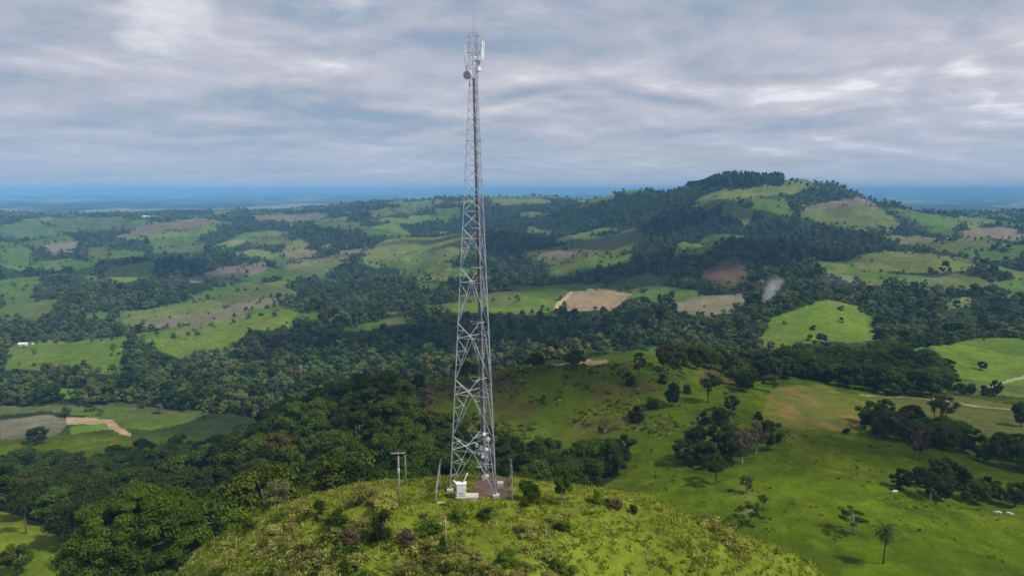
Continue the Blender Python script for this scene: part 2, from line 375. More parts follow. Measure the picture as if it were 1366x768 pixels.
# tyre-worn lane on the right and the gravel of the compound
def lane(pts, Y0, Y1, half, c):
    P_ = [ground(x, y, Y0, Y1) for x, y in pts]
    for (xa, ya, _), (xb, yb, _) in zip(P_[:-1], P_[1:]):
        dx, dy = xb - xa, yb - ya; L2 = dx * dx + dy * dy
        t = np.clip(((XX - xa) * dx + (YY - ya) * dy) / L2, 0, 1)
        dist = np.hypot(XX - xa - t * dx, YY - ya - t * dy) + 1.2 * n1
        mm = dist < half
        colr[mm] = np.array(c) * (1 + .15 * n1[mm])[:, None]
lane([(1150,527),(1200,529),(1260,534),(1320,543),(1400,552)], 330, 520, 2.2, (.25,.185,.115))
lane([(742,412),(748,402),(762,390),(800,386)], 950, 1500, 5, (.40,.30,.17))
lane([(1320,516),(1345,508),(1372,500)], 400, 620, 1.8, (.27,.25,.19))
lane([(140,560),(158,573),(168,580)], 380, 600, 3, (.34,.22,.14))
m = (np.abs(XX + 2.7) < 2.6) & (YY > 84.6) & (YY < 92.6) & (n1 > -.55)
colr[m] = np.array([.120, .082, .066]) * (1 + .25 * n1[m])[:, None]
far_t = sstep(4200, 7000, YY)
colr = mix(colr, mix(np.array([.022, .034, .016]) + 0 * colr, np.array([.210, .215, .120]), sstep(.0, .40, fbm(XX / 700, YY / 1100, 161, 5))), far_t)

# ------------------------------------------------------------------ materials
def nt(mat): mat.use_nodes = True; t = mat.node_tree; t.nodes.clear(); return t
def out_mat(t, sh, vol=None):
    o = t.nodes.new('ShaderNodeOutputMaterial')
    if sh is not None: t.links.new(sh, o.inputs['Surface'])
    if vol is not None: t.links.new(vol, o.inputs['Volume'])
def node(t, typ, **kw):
    n = t.nodes.new(typ)
    for k, v in kw.items(): setattr(n, k, v)
    return n
def noise_n(t, scale, detail=4, rough=.6, vec=None):
    n = node(t, 'ShaderNodeTexNoise'); n.inputs['Scale'].default_value = scale
    n.inputs['Detail'].default_value = detail; n.inputs['Roughness'].default_value = rough
    if vec is not None: t.links.new(vec, n.inputs['Vector'])
    return n
def math_n(t, op, a, b=None):
    n = node(t, 'ShaderNodeMath', operation=op)
    for k, v in enumerate((a, b)):
        if v is None: continue
        if isinstance(v, (int, float)): n.inputs[k].default_value = v
        else: t.links.new(v, n.inputs[k])
    return n.outputs[0]
def maprange(t, v, a, b, c, d):
    n = node(t, 'ShaderNodeMapRange'); t.links.new(v, n.inputs[0])
    for k, x in zip((1, 2, 3, 4), (a, b, c, d)): n.inputs[k].default_value = x
    return n.outputs[0]
def mixc(t, f, a, b, blend='MIX'):
    n = node(t, 'ShaderNodeMix', data_type='RGBA', blend_type=blend)
    for inp, v in ((n.inputs['Factor'], f), (n.inputs['A'], a), (n.inputs['B'], b)):
        if isinstance(v, (int, float)): inp.default_value = v
        elif isinstance(v, tuple): inp.default_value = v if len(v) == 4 else (*v, 1)
        else: t.links.new(v, inp)
    return n.outputs['Result']

def plain(name, c, rough=.6, metal=0.0, vary=.25, scale=6.0, dirt=None):
    m = bpy.data.materials.new(name); t = nt(m)
    b = node(t, 'ShaderNodeBsdfPrincipled'); b.inputs['Roughness'].default_value = rough; b.inputs['Metallic'].default_value = metal
    tc = node(t, 'ShaderNodeTexCoord'); n = noise_n(t, scale, 5, .65, tc.outputs['Object'])
    f = maprange(t, n.outputs['Fac'], .3, .7, 1 - vary, 1 + vary)
    c0 = mixc(t, 1.0, (*c, 1), f, 'MULTIPLY')
    if dirt:
        n2 = noise_n(t, scale * .35, 4, .6, tc.outputs['Object'])
        c0 = mixc(t, maprange(t, n2.outputs['Fac'], .5, .72, 0, .8), c0, (*dirt, 1))
    t.links.new(c0, b.inputs['Base Color'])
    bp = node(t, 'ShaderNodeBump'); bp.inputs['Strength'].default_value = .3; bp.inputs['Distance'].default_value = .02
    t.links.new(n.outputs['Fac'], bp.inputs['Height']); t.links.new(bp.outputs[0], b.inputs['Normal'])
    out_mat(t, b.outputs[0]); return m

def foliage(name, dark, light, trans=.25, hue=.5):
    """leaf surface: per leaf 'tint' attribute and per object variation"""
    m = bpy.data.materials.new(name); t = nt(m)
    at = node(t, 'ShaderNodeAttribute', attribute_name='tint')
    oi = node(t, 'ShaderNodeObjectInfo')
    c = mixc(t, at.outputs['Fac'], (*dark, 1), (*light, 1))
    v = maprange(t, oi.outputs['Random'], 0, 1, .60, 1.50)
    c = mixc(t, 1.0, c, v, 'MULTIPLY')
    warm = maprange(t, math_n(t, 'FRACT', math_n(t, 'MULTIPLY', oi.outputs['Random'], 7.31)), .55, 1, 0, hue)
    c = mixc(t, warm, c, mixc(t, 1.0, c, (1.75, 1.12, .8, 1), 'MULTIPLY'))
    d = node(t, 'ShaderNodeBsdfPrincipled'); d.inputs['Roughness'].default_value = .7
    d.inputs['Specular IOR Level'].default_value = .06
    t.links.new(c, d.inputs['Base Color'])
    tr = node(t, 'ShaderNodeBsdfTranslucent'); t.links.new(mixc(t, 1.0, c, (1.25, 1.35, .6, 1), 'MULTIPLY'), tr.inputs['Color'])
    mx = node(t, 'ShaderNodeMixShader'); mx.inputs[0].default_value = trans
    t.links.new(d.outputs[0], mx.inputs[1]); t.links.new(tr.outputs[0], mx.inputs[2])
    out_mat(t, mx.outputs[0]); return m

M = {}
M['bark'] = plain('bark', (.11, .085, .062), .9, 0, .4, 3)
M['pale_bark'] = plain('pale_bark', (.23, .20, .16), .9, 0, .4, 3)
M['steel'] = plain('galvanised_steel', (.42, .44, .47), .48, .55, .22, 2.0, (.20, .17, .15))
M['cable'] = plain('dark_cable', (.055, .038, .032), .7, 0, .3, 1)
M['white'] = plain('white_paint', (.78, .78, .76), .45, 0, .06, 2, (.50, .47, .42))
M['grey'] = plain('grey_plastic', (.40, .41, .43), .5, 0, .12, 3)
M['darkgrey'] = plain('dark_radome', (.13, .11, .105), .6, 0, .2, 3)
M['concrete'] = plain('concrete', (.46, .43, .37), .9, 0, .25, 2.2, (.22, .18, .13))
M['oldconcrete'] = plain('weathered_concrete', (.27, .245, .205), .95, 0, .35, 2.5, (.13, .11, .085))
M['wood'] = plain('weathered_wood', (.30, .265, .21), .9, 0, .3, 2.5)
M['cow'] = plain('cream_hide', (.58, .55, .49), .8, 0, .1, 1)
M['rooftile'] = plain('clay_roof', (.24, .11, .07), .85, 0, .25, 1)
M['limewash'] = plain('limewash', (.78, .77, .73), .8, 0, .08, 1)
M['darkdoor'] = plain('dark_wood', (.06, .05, .04), .7, 0, .2, 2)

M['leaf'] = foliage('broad_leaf', (.018, .040, .003), (.078, .122, .009), .16)
M['leaf_dark'] = foliage('dark_leaf', (.014, .030, .003), (.054, .088, .008), .2, .3)
M['leaf_yellow'] = foliage('yellow_leaf', (.060, .066, .013), (.125, .120, .028), .3, .2)
M['leaf_pale'] = foliage('pale_leaf', (.060, .075, .026), (.135, .145, .058), .3, .3)
M['leaf_brown'] = foliage('brown_leaf', (.058, .044, .024), (.110, .085, .050), .2, 0)
M['leaf_bush'] = foliage('bush_leaf', (.050, .100, .006), (.140, .210, .014), .35, .2)
M['scrub'] = foliage('scrub_leaf', (.235, .235, .050), (.385, .360, .125), .5, .10)
M['blade'] = foliage('grass_blade', (.160, .208, .016), (.300, .315, .050), .5, .1)
M['far_leaf'] = foliage('far_leaf', (.040, .076, .016), (.130, .180, .042), .1, .45)

M['far_olive'] = foliage('olive_leaf', (.060, .074, .022), (.145, .155, .055), .1, .3)
mg = bpy.data.materials.new('ground_cover'); t = nt(mg)
at = node(t, 'ShaderNodeAttribute', attribute_name='cover')
tc = node(t, 'ShaderNodeTexCoord')
na = noise_n(t, .9, 6, .7, tc.outputs['Object']); nb = noise_n(t, .11, 5, .65, tc.outputs['Object']); nc = noise_n(t, .013, 5, .65, tc.outputs['Object'])
f = math_n(t, 'MULTIPLY', maprange(t, na.outputs['Fac'], .25, .75, .66, 1.34), maprange(t, nb.outputs['Fac'], .25, .75, .66, 1.34))
f = math_n(t, 'MULTIPLY', f, maprange(t, nc.outputs['Fac'], .25, .75, .82, 1.18))
c = mixc(t, 1.0, at.outputs['Color'], f, 'MULTIPLY')
b = node(t, 'ShaderNodeBsdfPrincipled'); b.inputs['Roughness'].default_value = 1; b.inputs['Specular IOR Level'].default_value = 0
t.links.new(c, b.inputs['Base Color'])
bp = node(t, 'ShaderNodeBump'); bp.inputs['Strength'].default_value = .6; bp.inputs['Distance'].default_value = .35
t.links.new(math_n(t, 'ADD', na.outputs['Fac'], nb.outputs['Fac']), bp.inputs['Height']); t.links.new(bp.outputs[0], b.inputs['Normal'])
out_mat(t, b.outputs[0]); M['ground'] = mg

# ------------------------------------------------------------------ the ground sheet
V = np.stack([XX, YY, ZZ], -1).reshape(-1, 3)
idx = np.arange(NU * NL).reshape(NU, NL)
Fq = np.stack([idx[:-1, :-1], idx[1:, :-1], idx[1:, 1:], idx[:-1, 1:]], -1).reshape(-1, 4)
rgba = np.concatenate([np.clip(colr, .004, 1).reshape(-1, 3), np.ones((NU * NL, 1))], 1).astype(np.float32)
ground_me = mesh_np('ground', V, Fq, True, {'cover': ('FLOAT_COLOR', 'POINT', rgba)})
tag(link('ground', ground_me, M['ground']), kind='structure')

# ------------------------------------------------------------------ mesh makers
class MB:
    """collects bars, boxes and tubes into one mesh"""
    def __init__(s): s.v, s.f, s.n = [], [], 0
    def add(s, v, f):
        s.v.append(np.asarray(v, float)); s.f += [tuple(int(i) + s.n for i in q) for q in f]; s.n += len(v); return s
    def tube(s, a, b, r0, r1=None, n=6, cap=True):
        a, b = np.array(a, float), np.array(b, float); r1 = r0 if r1 is None else r1
        d = b - a; d /= (np.linalg.norm(d) + 1e-9)
        k = np.array([0, 0, 1.]) if abs(d[2]) < .9 else np.array([1., 0, 0])
        e1 = np.cross(d, k); e1 /= np.linalg.norm(e1); e2 = np.cross(d, e1)
        an = np.arange(n) * 2 * math.pi / n
        ring = np.cos(an)[:, None] * e1 + np.sin(an)[:, None] * e2
        v = np.concatenate([a + ring * r0, b + ring * r1])
        f = [(i, (i + 1) % n, n + (i + 1) % n, n + i) for i in range(n)]
        if cap: f += [tuple(range(n - 1, -1, -1)), tuple(range(n, 2 * n))]
        return s.add(v, f)
    def path(s, pts, rad, n=6):
        pts = np.array(pts, float); m = len(pts); rings = []
        for i in range(m):
            d = pts[min(i + 1, m - 1)] - pts[max(i - 1, 0)]; d /= (np.linalg.norm(d) + 1e-9)
            k = np.array([0, 1., 0]) if abs(d[1]) < .9 else np.array([1., 0, 0])
            e1 = np.cross(d, k); e1 /= np.linalg.norm(e1); e2 = np.cross(d, e1)
            an = np.arange(n) * 2 * math.pi / n
            rings.append(pts[i] + (np.cos(an)[:, None] * e1 + np.sin(an)[:, None] * e2) * rad[i])
        f = [(i * n + j, i * n + (j + 1) % n, (i + 1) * n + (j + 1) % n, (i + 1) * n + j) for i in range(m - 1) for j in range(n)]
        f += [tuple(range(n - 1, -1, -1)), tuple(range((m - 1) * n, m * n))]
        return s.add(np.concatenate(rings), f)
    def box(s, c, size, rot=None):
        sx, sy, sz = [q / 2 for q in size]
        v = np.array([(x, y, zz) for zz in (-sz, sz) for x, y in ((-sx, -sy), (sx, -sy), (sx, sy), (-sx, sy))])
        if rot is not None: v = v @ np.array(rot.to_3x3()).T
        return s.add(v + np.array(c), [(3, 2, 1, 0), (4, 5, 6, 7), (0, 1, 5, 4), (1, 2, 6, 5), (2, 3, 7, 6), (3, 0, 4, 7)])
    def lathe(s, prof, n=16, M4=None):
        an = np.arange(n) * 2 * math.pi / n; v = []
        for r, h in prof: v.append(np.stack([r * np.cos(an), r * np.sin(an), np.full(n, h)], 1))
        v = np.concatenate(v)
        if M4 is not None:
            A = np.array(M4); v = v @ A[:3, :3].T + A[:3, 3]
        m = len(prof)
        f = [(i * n + j, i * n + (j + 1) % n, (i + 1) * n + (j + 1) % n, (i + 1) * n + j) for i in range(m - 1) for j in range(n)]
        f += [tuple(range(n - 1, -1, -1)), tuple(range((m - 1) * n, m * n))]
        return s.add(v, f)
    def mesh(s, name, smooth=False):
        me = bpy.data.meshes.new(name); me.from_pydata(np.concatenate(s.v).tolist(), [], s.f)
        if smooth: me.polygons.foreach_set('use_smooth', np.ones(len(me.polygons), bool))
        me.update(); return me
    def build(s, name, mat, parent=None, smooth=False, bevel=0):
        me = s.mesh(name, smooth)
        if bevel:
            bm = bmesh.new(); bm.from_mesh(me)
            bmesh.ops.bevel(bm, geom=bm.edges[:], offset=bevel, segments=2, affect='EDGES', clamp_overlap=True)
            bm.to_mesh(me); bm.free()
        return link(name, me, mat, parent)

def unit(v): return v / (np.linalg.norm(v, axis=-1, keepdims=True) + 1e-9)

def leaves_mesh(name, C, Rr, n_per, size, seed, mat, out_bias=.75, shell=.55, tint_var=.35, aspect=1.0, core=None):
    """leaf clumps: C (k,3) centres, Rr (k,3) radii; n_per leaves each"""
    g = np.random.default_rng(seed); k = len(C)
    n_per = np.broadcast_to(n_per, (k,)).astype(int); own = np.repeat(np.arange(k), n_per); n = len(own)
    d = unit(g.normal(size=(n, 3))); rr = shell + (1 - shell) * g.random(n) ** .5
    pos = C[own] + d * Rr[own] * rr[:, None]
    nr = unit(d * out_bias + unit(g.normal(size=(n, 3))) * (1 - out_bias) + np.array([0, 0, .25]))
    e1 = unit(np.cross(nr, unit(g.normal(size=(n, 3))))); e2 = np.cross(nr, e1)
    sz = size * (0.6 + .8 * g.random(n))[:, None]
    bend = nr * sz * .25
    v = np.stack([pos - e1 * sz * .5 * aspect - bend, pos - e2 * sz * .42, pos + e1 * sz * .5 * aspect - bend, pos + e2 * sz * .42], 1).reshape(-1, 3)
    f = np.arange(n * 4).reshape(n, 4)
    ct = g.random(k)
    tint = np.clip(ct[own] * .6 + .2 + (g.random(n) - .5) * 2 * tint_var, 0, 1)
    tv = np.repeat(tint, 4).astype(np.float32); fs = [f]
    if core is not None:            # dark filler blobs; the crown's inner shade is put into their tint
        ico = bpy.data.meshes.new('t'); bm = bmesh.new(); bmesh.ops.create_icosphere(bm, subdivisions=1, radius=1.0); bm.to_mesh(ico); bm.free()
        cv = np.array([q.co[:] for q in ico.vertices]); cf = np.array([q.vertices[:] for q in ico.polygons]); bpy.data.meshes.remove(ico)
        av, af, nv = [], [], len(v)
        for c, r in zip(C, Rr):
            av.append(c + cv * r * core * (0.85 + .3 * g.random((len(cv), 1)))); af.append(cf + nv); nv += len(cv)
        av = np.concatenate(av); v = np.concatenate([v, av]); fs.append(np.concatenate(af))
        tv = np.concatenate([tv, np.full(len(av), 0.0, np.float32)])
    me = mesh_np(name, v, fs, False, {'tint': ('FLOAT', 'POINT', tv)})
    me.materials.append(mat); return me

def crown_clumps(seed, w, h, n, z0, flat=1.0, top=0.6, jit=.18, rc=.26):
    """centres and radii of leaf clumps filling a crown w wide, h high, whose underside is at z0"""
    g = np.random.default_rng(seed); C = []
    while len(C) < n:
        a = g.random() * 2 * math.pi; zt = g.random()
        rad = (math.sin(math.pi * min(1, .18 + .82 * zt * .5 / max(top, .01))) if zt < top else math.sqrt(max(0, 1 - ((zt - top) / (1 - top)) ** 2)))
        r = rad * math.sqrt(.25 + .75 * g.random())
        c = np.array([math.cos(a) * r * w * .5 * .8, math.sin(a) * r * w * .5 * .8, z0 + h * (.12 + .76 * zt)])
        c[:2] += g.normal(size=2) * w * .5 * jit * .5
        C.append(c)
    C = np.array(C); rr = w * .5 * rc * (.7 + .7 * g.random(n))
    return C, np.stack([rr, rr, rr * .72 * flat], 1)

def trunk_mesh(name, seed, h, r, C, n_limb=7, split=.45, mat=None, lean=.06):
    g = np.random.default_rng(seed); mb = MB()
    top = np.array([g.normal() * lean * h, g.normal() * lean * h, h])
    pts = [np.array([0, 0, -.6]), np.array([0, 0, .0])]
    for k in range(1, 5):
        q = top * k / 4; q[:2] += g.normal(size=2) * .025 * h; pts.append(q)
    rad = [r * 1.5, r * 1.25, r * 1.0, r * .85, r * .65, r * .35]
    mb.path(pts, rad, 8)
    o = g.permutation(len(C))[:n_limb]
    for i in o:
        s0 = top * (split + (.95 - split) * g.random()); e = C[i]
        mid = (s0 + e) / 2 + np.array([0, 0, -.06 * h]) + g.normal(size=3) * .03 * h
        mb.path([s0, mid, e], [r * .5, r * .33, r * .1], 5)
    me = mb.mesh(name, True); me.materials.append(mat or M['bark']); return me

PROTO = {}
def proto(key, seed, w, h, bare, n_clump, n_leaf, leaf, mat, flat=1.0, top=.55, rc=.27, jit=.18, limbs=7, r=None, shell=.5, bark=None, core=None, bias=.7):
    C, Rr = crown_clumps(seed, w, h - bare, n_clump, bare, flat, top, jit, rc)
    me = leaves_mesh('crown', C, Rr, n_leaf, leaf, seed + 1, M[mat], bias, shell, core=core)
    tr = trunk_mesh('trunk', seed + 2, bare + (h - bare) * .6, r or .028 * h, C, limbs, .45 if bare > .15 * h else .3, M[bark or 'bark'])
    PROTO[key] = (me, tr, w, h)

# broad crowned trees of the woods, unit built at about ten metres
for k in range(5):
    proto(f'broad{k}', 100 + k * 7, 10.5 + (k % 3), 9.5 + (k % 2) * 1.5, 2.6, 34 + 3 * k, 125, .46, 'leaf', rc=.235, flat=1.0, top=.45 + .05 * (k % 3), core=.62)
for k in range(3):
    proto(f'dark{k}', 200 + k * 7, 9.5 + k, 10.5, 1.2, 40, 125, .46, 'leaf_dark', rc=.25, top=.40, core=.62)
for k in range(2):
    proto(f'yellow{k}', 300 + k * 7, 9, 8.5, 2.4, 26, 110, .46, 'leaf_yellow', rc=.26, core=.5)
for k in range(2):
    proto(f'brown{k}', 400 + k * 7, 8.5, 9.5, 3.0, 22, 85, .42, 'leaf_brown', rc=.23, bark='pale_bark', limbs=12)
proto('pale0', 500, 8.5, 8.5, 2.6, 24, 95, .42, 'leaf_pale', rc=.25, bark='pale_bark', limbs=10)
proto('tall0', 520, 7.5, 13.0, 4.0, 26, 90, .44, 'leaf_dark', rc=.27, top=.5, limbs=10)
proto('tall1', 527, 8.0, 14.0, 3.0, 30, 100, .46, 'leaf', rc=.26, top=.55, limbs=10, core=.5)
proto('open0', 540, 10.0, 8.0, 3.2, 20, 95, .36, 'leaf', rc=.21, flat=.6, top=.6, jit=.25, limbs=14, bark='pale_bark')
proto('round0', 560, 9.0, 10.0, 1.6, 30, 150, .42, 'leaf_dark', rc=.28, top=.45, core=.6)
proto('umbrella0', 580, 11.0, 9.0, 4.0, 24, 140, .36, 'leaf', rc=.24, flat=.65, top=.55, limbs=12, core=.45)
proto('giant0', 600, 22.0, 15.0, .6, 190, 400, .30, 'leaf', rc=.125, flat=.9, top=.34, jit=.16, limbs=26, r=.55, core=.6)
proto('forked0', 620, 3.1, 5.0, 1.5, 22, 190, .15, 'leaf_bush', rc=.28, flat=1.4, top=.5, limbs=9, r=.12, bark='pale_bark')

def bush_proto(key, seed, w, h, n, nl, leaf, mat, bark='bark'):
    C, Rr = crown_clumps(seed, w, h, n, -.05 * h, 1.0, .3, .22, .34)
    me = leaves_mesh('foliage', C, Rr, nl, leaf, seed + 1, M[mat], .6, .5, core=.5)
    mb = MB(); g = np.random.default_rng(seed)
    for i in g.permutation(n)[:6]: mb.path([(0, 0, -.2), C[i] * .5, C[i]], [.05 * h, .035 * h, .01], 5)
    tr = mb.mesh('stem', True); tr.materials.append(M[bark]); PROTO[key] = (me, tr, w, h)
for k in range(3): bush_proto(f'bush{k}', 700 + 5 * k, 2.6, 2.1, 14, 120, .17, 'leaf_bush')
for k in range(2): bush_proto(f'darkbush{k}', 730 + 5 * k, 2.6, 2.2, 14, 120, .17, 'leaf_dark')
for k in range(2): bush_proto(f'scrub{k}', 750 + 5 * k, 2.4, 1.5, 13, 110, .15, 'scrub')
bush_proto('brownbush0', 770, 2.4, 1.5, 12, 90, .16, 'leaf_brown')
bush_proto('fieldbush0', 780, 5.0, 3.6, 18, 90, .36, 'leaf_dark')
bush_proto('fieldbush1', 786, 5.0, 3.6, 18, 90, .36, 'leaf')

def palm_proto(key, seed, h, mat='leaf_dark'):
    g = np.random.default_rng(seed); vs, fs, tn, nv = [], [], [], 0
    for k in range(26):
        az = k * 2.399; el = R(72 - 118 * (k / 25)); ln = h * .46 * (.85 + .3 * g.random())
        d = np.array([math.cos(az), math.sin(az), 0]); pts = []; q = np.array([0, 0, h]); ang = el
        for i in range(9):
            pts.append(q.copy()); q = q + (d * math.cos(ang) + np.array([0, 0, math.sin(ang)])) * ln / 8; ang -= R(13)
        pts = np.array(pts); side = np.cross(d, [0, 0, 1])
        for i in range(1, 9):
            for s in (-1, 1):
                for u in (0, .5):
                    a = pts[i - 1] * (1 - u) + pts[i] * u; ll = h * .10 * math.sin(math.pi * min(.95, (i + u) / 9.5 + .12))
                    b = a + (side * s * .8 + unit(pts[i] - pts[i - 1]) * .55 + np.array([0, 0, -.45])) * ll
                    w_ = unit(pts[i] - pts[i - 1]) * h * .011
                    vs += [a - w_, a + w_, b + w_ * .4, b - w_ * .4]; fs.append([nv, nv + 1, nv + 2, nv + 3]); nv += 4; tn += [g.random()] * 4
    me = mesh_np('fronds', np.array(vs), np.array(fs), False, {'tint': ('FLOAT', 'POINT', np.array(tn, np.float32))}); me.materials.append(M[mat])
    mb = MB(); mb.path([(0, 0, -.5), (.05, 0, h * .3), (.12, .03, h * .65), (0, 0, h * 1.0)], [h * .028, h * .022, h * .02, h * .024], 8)
    mb.path([(0, 0, h * .93), (0, 0, h * 1.03)], [h * .035, h * .015], 8)
    tr = mb.mesh('trunk', True); tr.materials.append(M['bark']); PROTO[key] = (me, tr, h * .72, h * 1.1)
palm_proto('palm0', 800, 5.6); palm_proto('palm1', 810, 7.8)

# ------------------------------------------------------------------ placing plants
N_TREES = 0
def plant(key, name, X, Y, Z, s, rz, label, cat, group=None, sz=None, crown='crown', stem='trunk'):
    me, tr, w, h = PROTO[key]
    o = empty(name, (X, Y, Z), rz, label, cat, group); o.scale = (s, s, sz or s)
    link(stem, tr, None, o); link(crown, me, None, o)
    return o

def tree_px(key, px, py, hpx, label, Y0, Y1, group=None, name='tree', cat='tree', wpx=None, **kw):
    """a tree whose foot is seen at (px, py) and which stands hpx pixels tall"""
    X, Y, Z = ground(px, py, Y0, Y1)
    zc = Y * CP + (CAMZ - Z) * SP; m = zc / F0
    sz = hpx * m / PROTO[key][3] * 1.02; s = (wpx * m / PROTO[key][2]) if wpx else sz
    return plant(key, name, X, Y, Z - .05, s, random.random() * 6.28, label, cat, group, sz, **kw)

SOLO = [   # kind, foot x, foot y, height, width, label, distance range
 ('giant0', 196, 772, 128, 212, 'huge spreading tree with rounded crown at the left foot of the tower hill', 95, 125, 'broadleaf_tree'),
 ('forked0', 748, 676, 56, 30, 'small forked tree with drooping pale crown on the grass right of the fenced mast', 80, 95, 'forked_tree'),
 ('palm1', 35, 712, 48, 27, 'palm on the grass at the left edge of the photo below the wood', 140, 230, 'palm_tree'),
 ('palm0', 1178, 752, 52, 38, 'lone palm standing in the open green pasture at lower right', 120, 200, 'palm_tree'),
 ('open0', 1137, 712, 36, 46, 'thin flat topped tree in the pasture up the slope from the palm', 140, 220, 'open_tree'),
 ('umbrella0', 955, 646, 40, 42, 'umbrella shaped tree in front of the dark clump below the ridge', 190, 280, 'umbrella_tree'),
 ('pale0', 996, 657, 24, 22, 'small thin pale tree just right of the umbrella shaped tree', 180, 280, 'open_tree'),
 ('open0', 1000, 698, 26, 46, 'low ragged spreading tree on the pasture near the tower hill flank', 140, 220, 'open_tree'),
 ('tall0', 1018, 678, 20, 13, 'short narrow dark tree above the low ragged spreading tree', 150, 240, 'narrow_tree'),
 ('round0', 1025, 600, 42, 37, 'round dark tree standing alone right of the dark clump', 220, 320, 'round_tree'),
 ('round0', 834, 614, 36, 30, 'round dark tree at the right end of the wood behind the mast', 210, 290, 'round_tree'),
 ('dark0', 930, 612, 46, 44, 'leftmost big dark tree of the clump below the ridge', 220, 300, 'broadleaf_tree'),
 ('dark1', 958, 600, 42, 40, 'dark tree in the middle of the clump, behind the umbrella shaped tree', 230, 310, 'broadleaf_tree'),
 ('round0', 912, 618, 34, 40, 'low round dark tree at the left edge of the dark clump', 220, 300, 'round_tree'),
 ('dark2', 972, 612, 48, 46, 'large dark tree between the umbrella shaped tree and the half bare tree', 220, 310, 'broadleaf_tree'),
 ('brown0', 1008, 606, 44, 38, 'second half bare greyish tree beside the lone round dark tree', 225, 310, 'bare_tree'),
 ('dark0', 942, 622, 36, 40, 'dark tree at the front left of the clump, beside the umbrella shaped tree', 210, 290, 'broadleaf_tree'),
 ('brown0', 990, 618, 46, 40, 'greyish brown half bare tree at the right of the dark clump', 220, 300, 'bare_tree'),
 ('round0', 976, 550, 24, 24, 'small round dark tree on the right shoulder of the ridge with shade at its foot', 260, 360, 'round_tree'),
 ('tall0', 946, 538, 42, 30, 'tall dark open tree near the crest of the middle ridge', 270, 370, 'narrow_tree'),
 ('dark2', 898, 542, 34, 24, 'dark upright tree on the sunlit face of the middle ridge', 270, 370, 'broadleaf_tree'),
 ('tall1', 852, 504, 36, 20, 'narrow dark tree standing on the crest of the middle ridge', 310, 400, 'narrow_tree'),
 ('yellow0', 886, 494, 34, 36, 'yellow green tree on the ridge crest beside the narrow dark tree', 320, 420, 'broadleaf_tree'),
 ('broad0', 766, 492, 26, 32, 'round tree on the ridge crest in front of the bare soil strip', 320, 400, 'broadleaf_tree'),
 ('broad1', 716, 494, 24, 32, 'tree on the ridge crest just right of the mast', 310, 400, 'broadleaf_tree'),
 ('yellow1', 619, 512, 32, 34, 'yellow green tree seen through the mast at the end of the ridge', 300, 400, 'broadleaf_tree'),
 ('broad2', 560, 528, 28, 24, 'dark tree at the left end of the ridge, left of the mast', 300, 400, 'broadleaf_tree'),
 ('dark0', 51, 590, 22, 32, 'single round dark tree on the bare tan field at left', 330, 520, 'round_tree'),
 ('pale0', 372, 672, 38, 50, 'pale yellowish leafless looking tree at the edge of the left wood', 92, 135, 'broadleaf_tree'),
 ('broad3', 24, 768, 46, 44, 'small tree at the bottom left corner on the grass', 100, 170, 'broadleaf_tree'),
 ('brown1', 1222, 612, 34, 30, 'brown bare crowned tree in front of the hedge belt on the right', 230, 340, 'bare_tree'),
 ('brown0', 1262, 566, 40, 30, 'reddish brown tree rising from the hedge belt on the right', 270, 400, 'bare_tree'),
 ('tall0', 1246, 566, 42, 20, 'narrow dark tree beside the reddish brown tree in the hedge belt', 270, 400, 'narrow_tree'),
 ('dark1', 1362, 568, 34, 26, 'dark tree cut by the right edge of the photo beside the lane', 280, 440, 'broadleaf_tree'),
 ('round0', 1310, 493, 12, 14, 'round bush like tree alone in the bright green field at right', 420, 620, 'round_tree'),
 ('dark2', 1328, 528, 22, 16, 'dark tree at the end of the low hedge by the lane', 380, 560, 'broadleaf_tree'),
 ('tall0', 1240, 668, 40, 30, 'leftmost tall tree of the shaded grove on the lower right pasture', 180, 280, 'narrow_tree'),
]
for key, px, py, hp, wp, lab, Y0, Y1, nm in SOLO:
    tree_px(key, px, py, hp, lab, Y0, Y1, None, nm, 'palm' if 'palm' in nm else 'tree', wp, crown='fronds' if 'palm' in nm else 'crown')

# stands of trees: candidates scattered over the ground they cover
def scatter(Xa, Xb, Ya, Yb, dmin, seed, test):
    g = np.random.default_rng(seed); n = int((Xb - Xa) * (Yb - Ya) / (dmin * dmin) * 2.2)
    X = Xa + (Xb - Xa) * g.random(n); Y = Ya + (Yb - Ya) * g.random(n)
    k = test(X, Y); X, Y = X[k], Y[k]
    grid, keep = {}, []
    for i in range(len(X)):
        c = (int(X[i] // dmin), int(Y[i] // dmin)); ok = True
        for a in (-1, 0, 1):
            for b_ in (-1, 0, 1):
                for j in grid.get((c[0] + a, c[1] + b_), ()):
                    if (X[i] - X[j]) ** 2 + (Y[i] - Y[j]) ** 2 < dmin * dmin: ok = False
        if ok: grid.setdefault(c, []).append(i); keep.append(i)
    return X[keep], Y[keep]

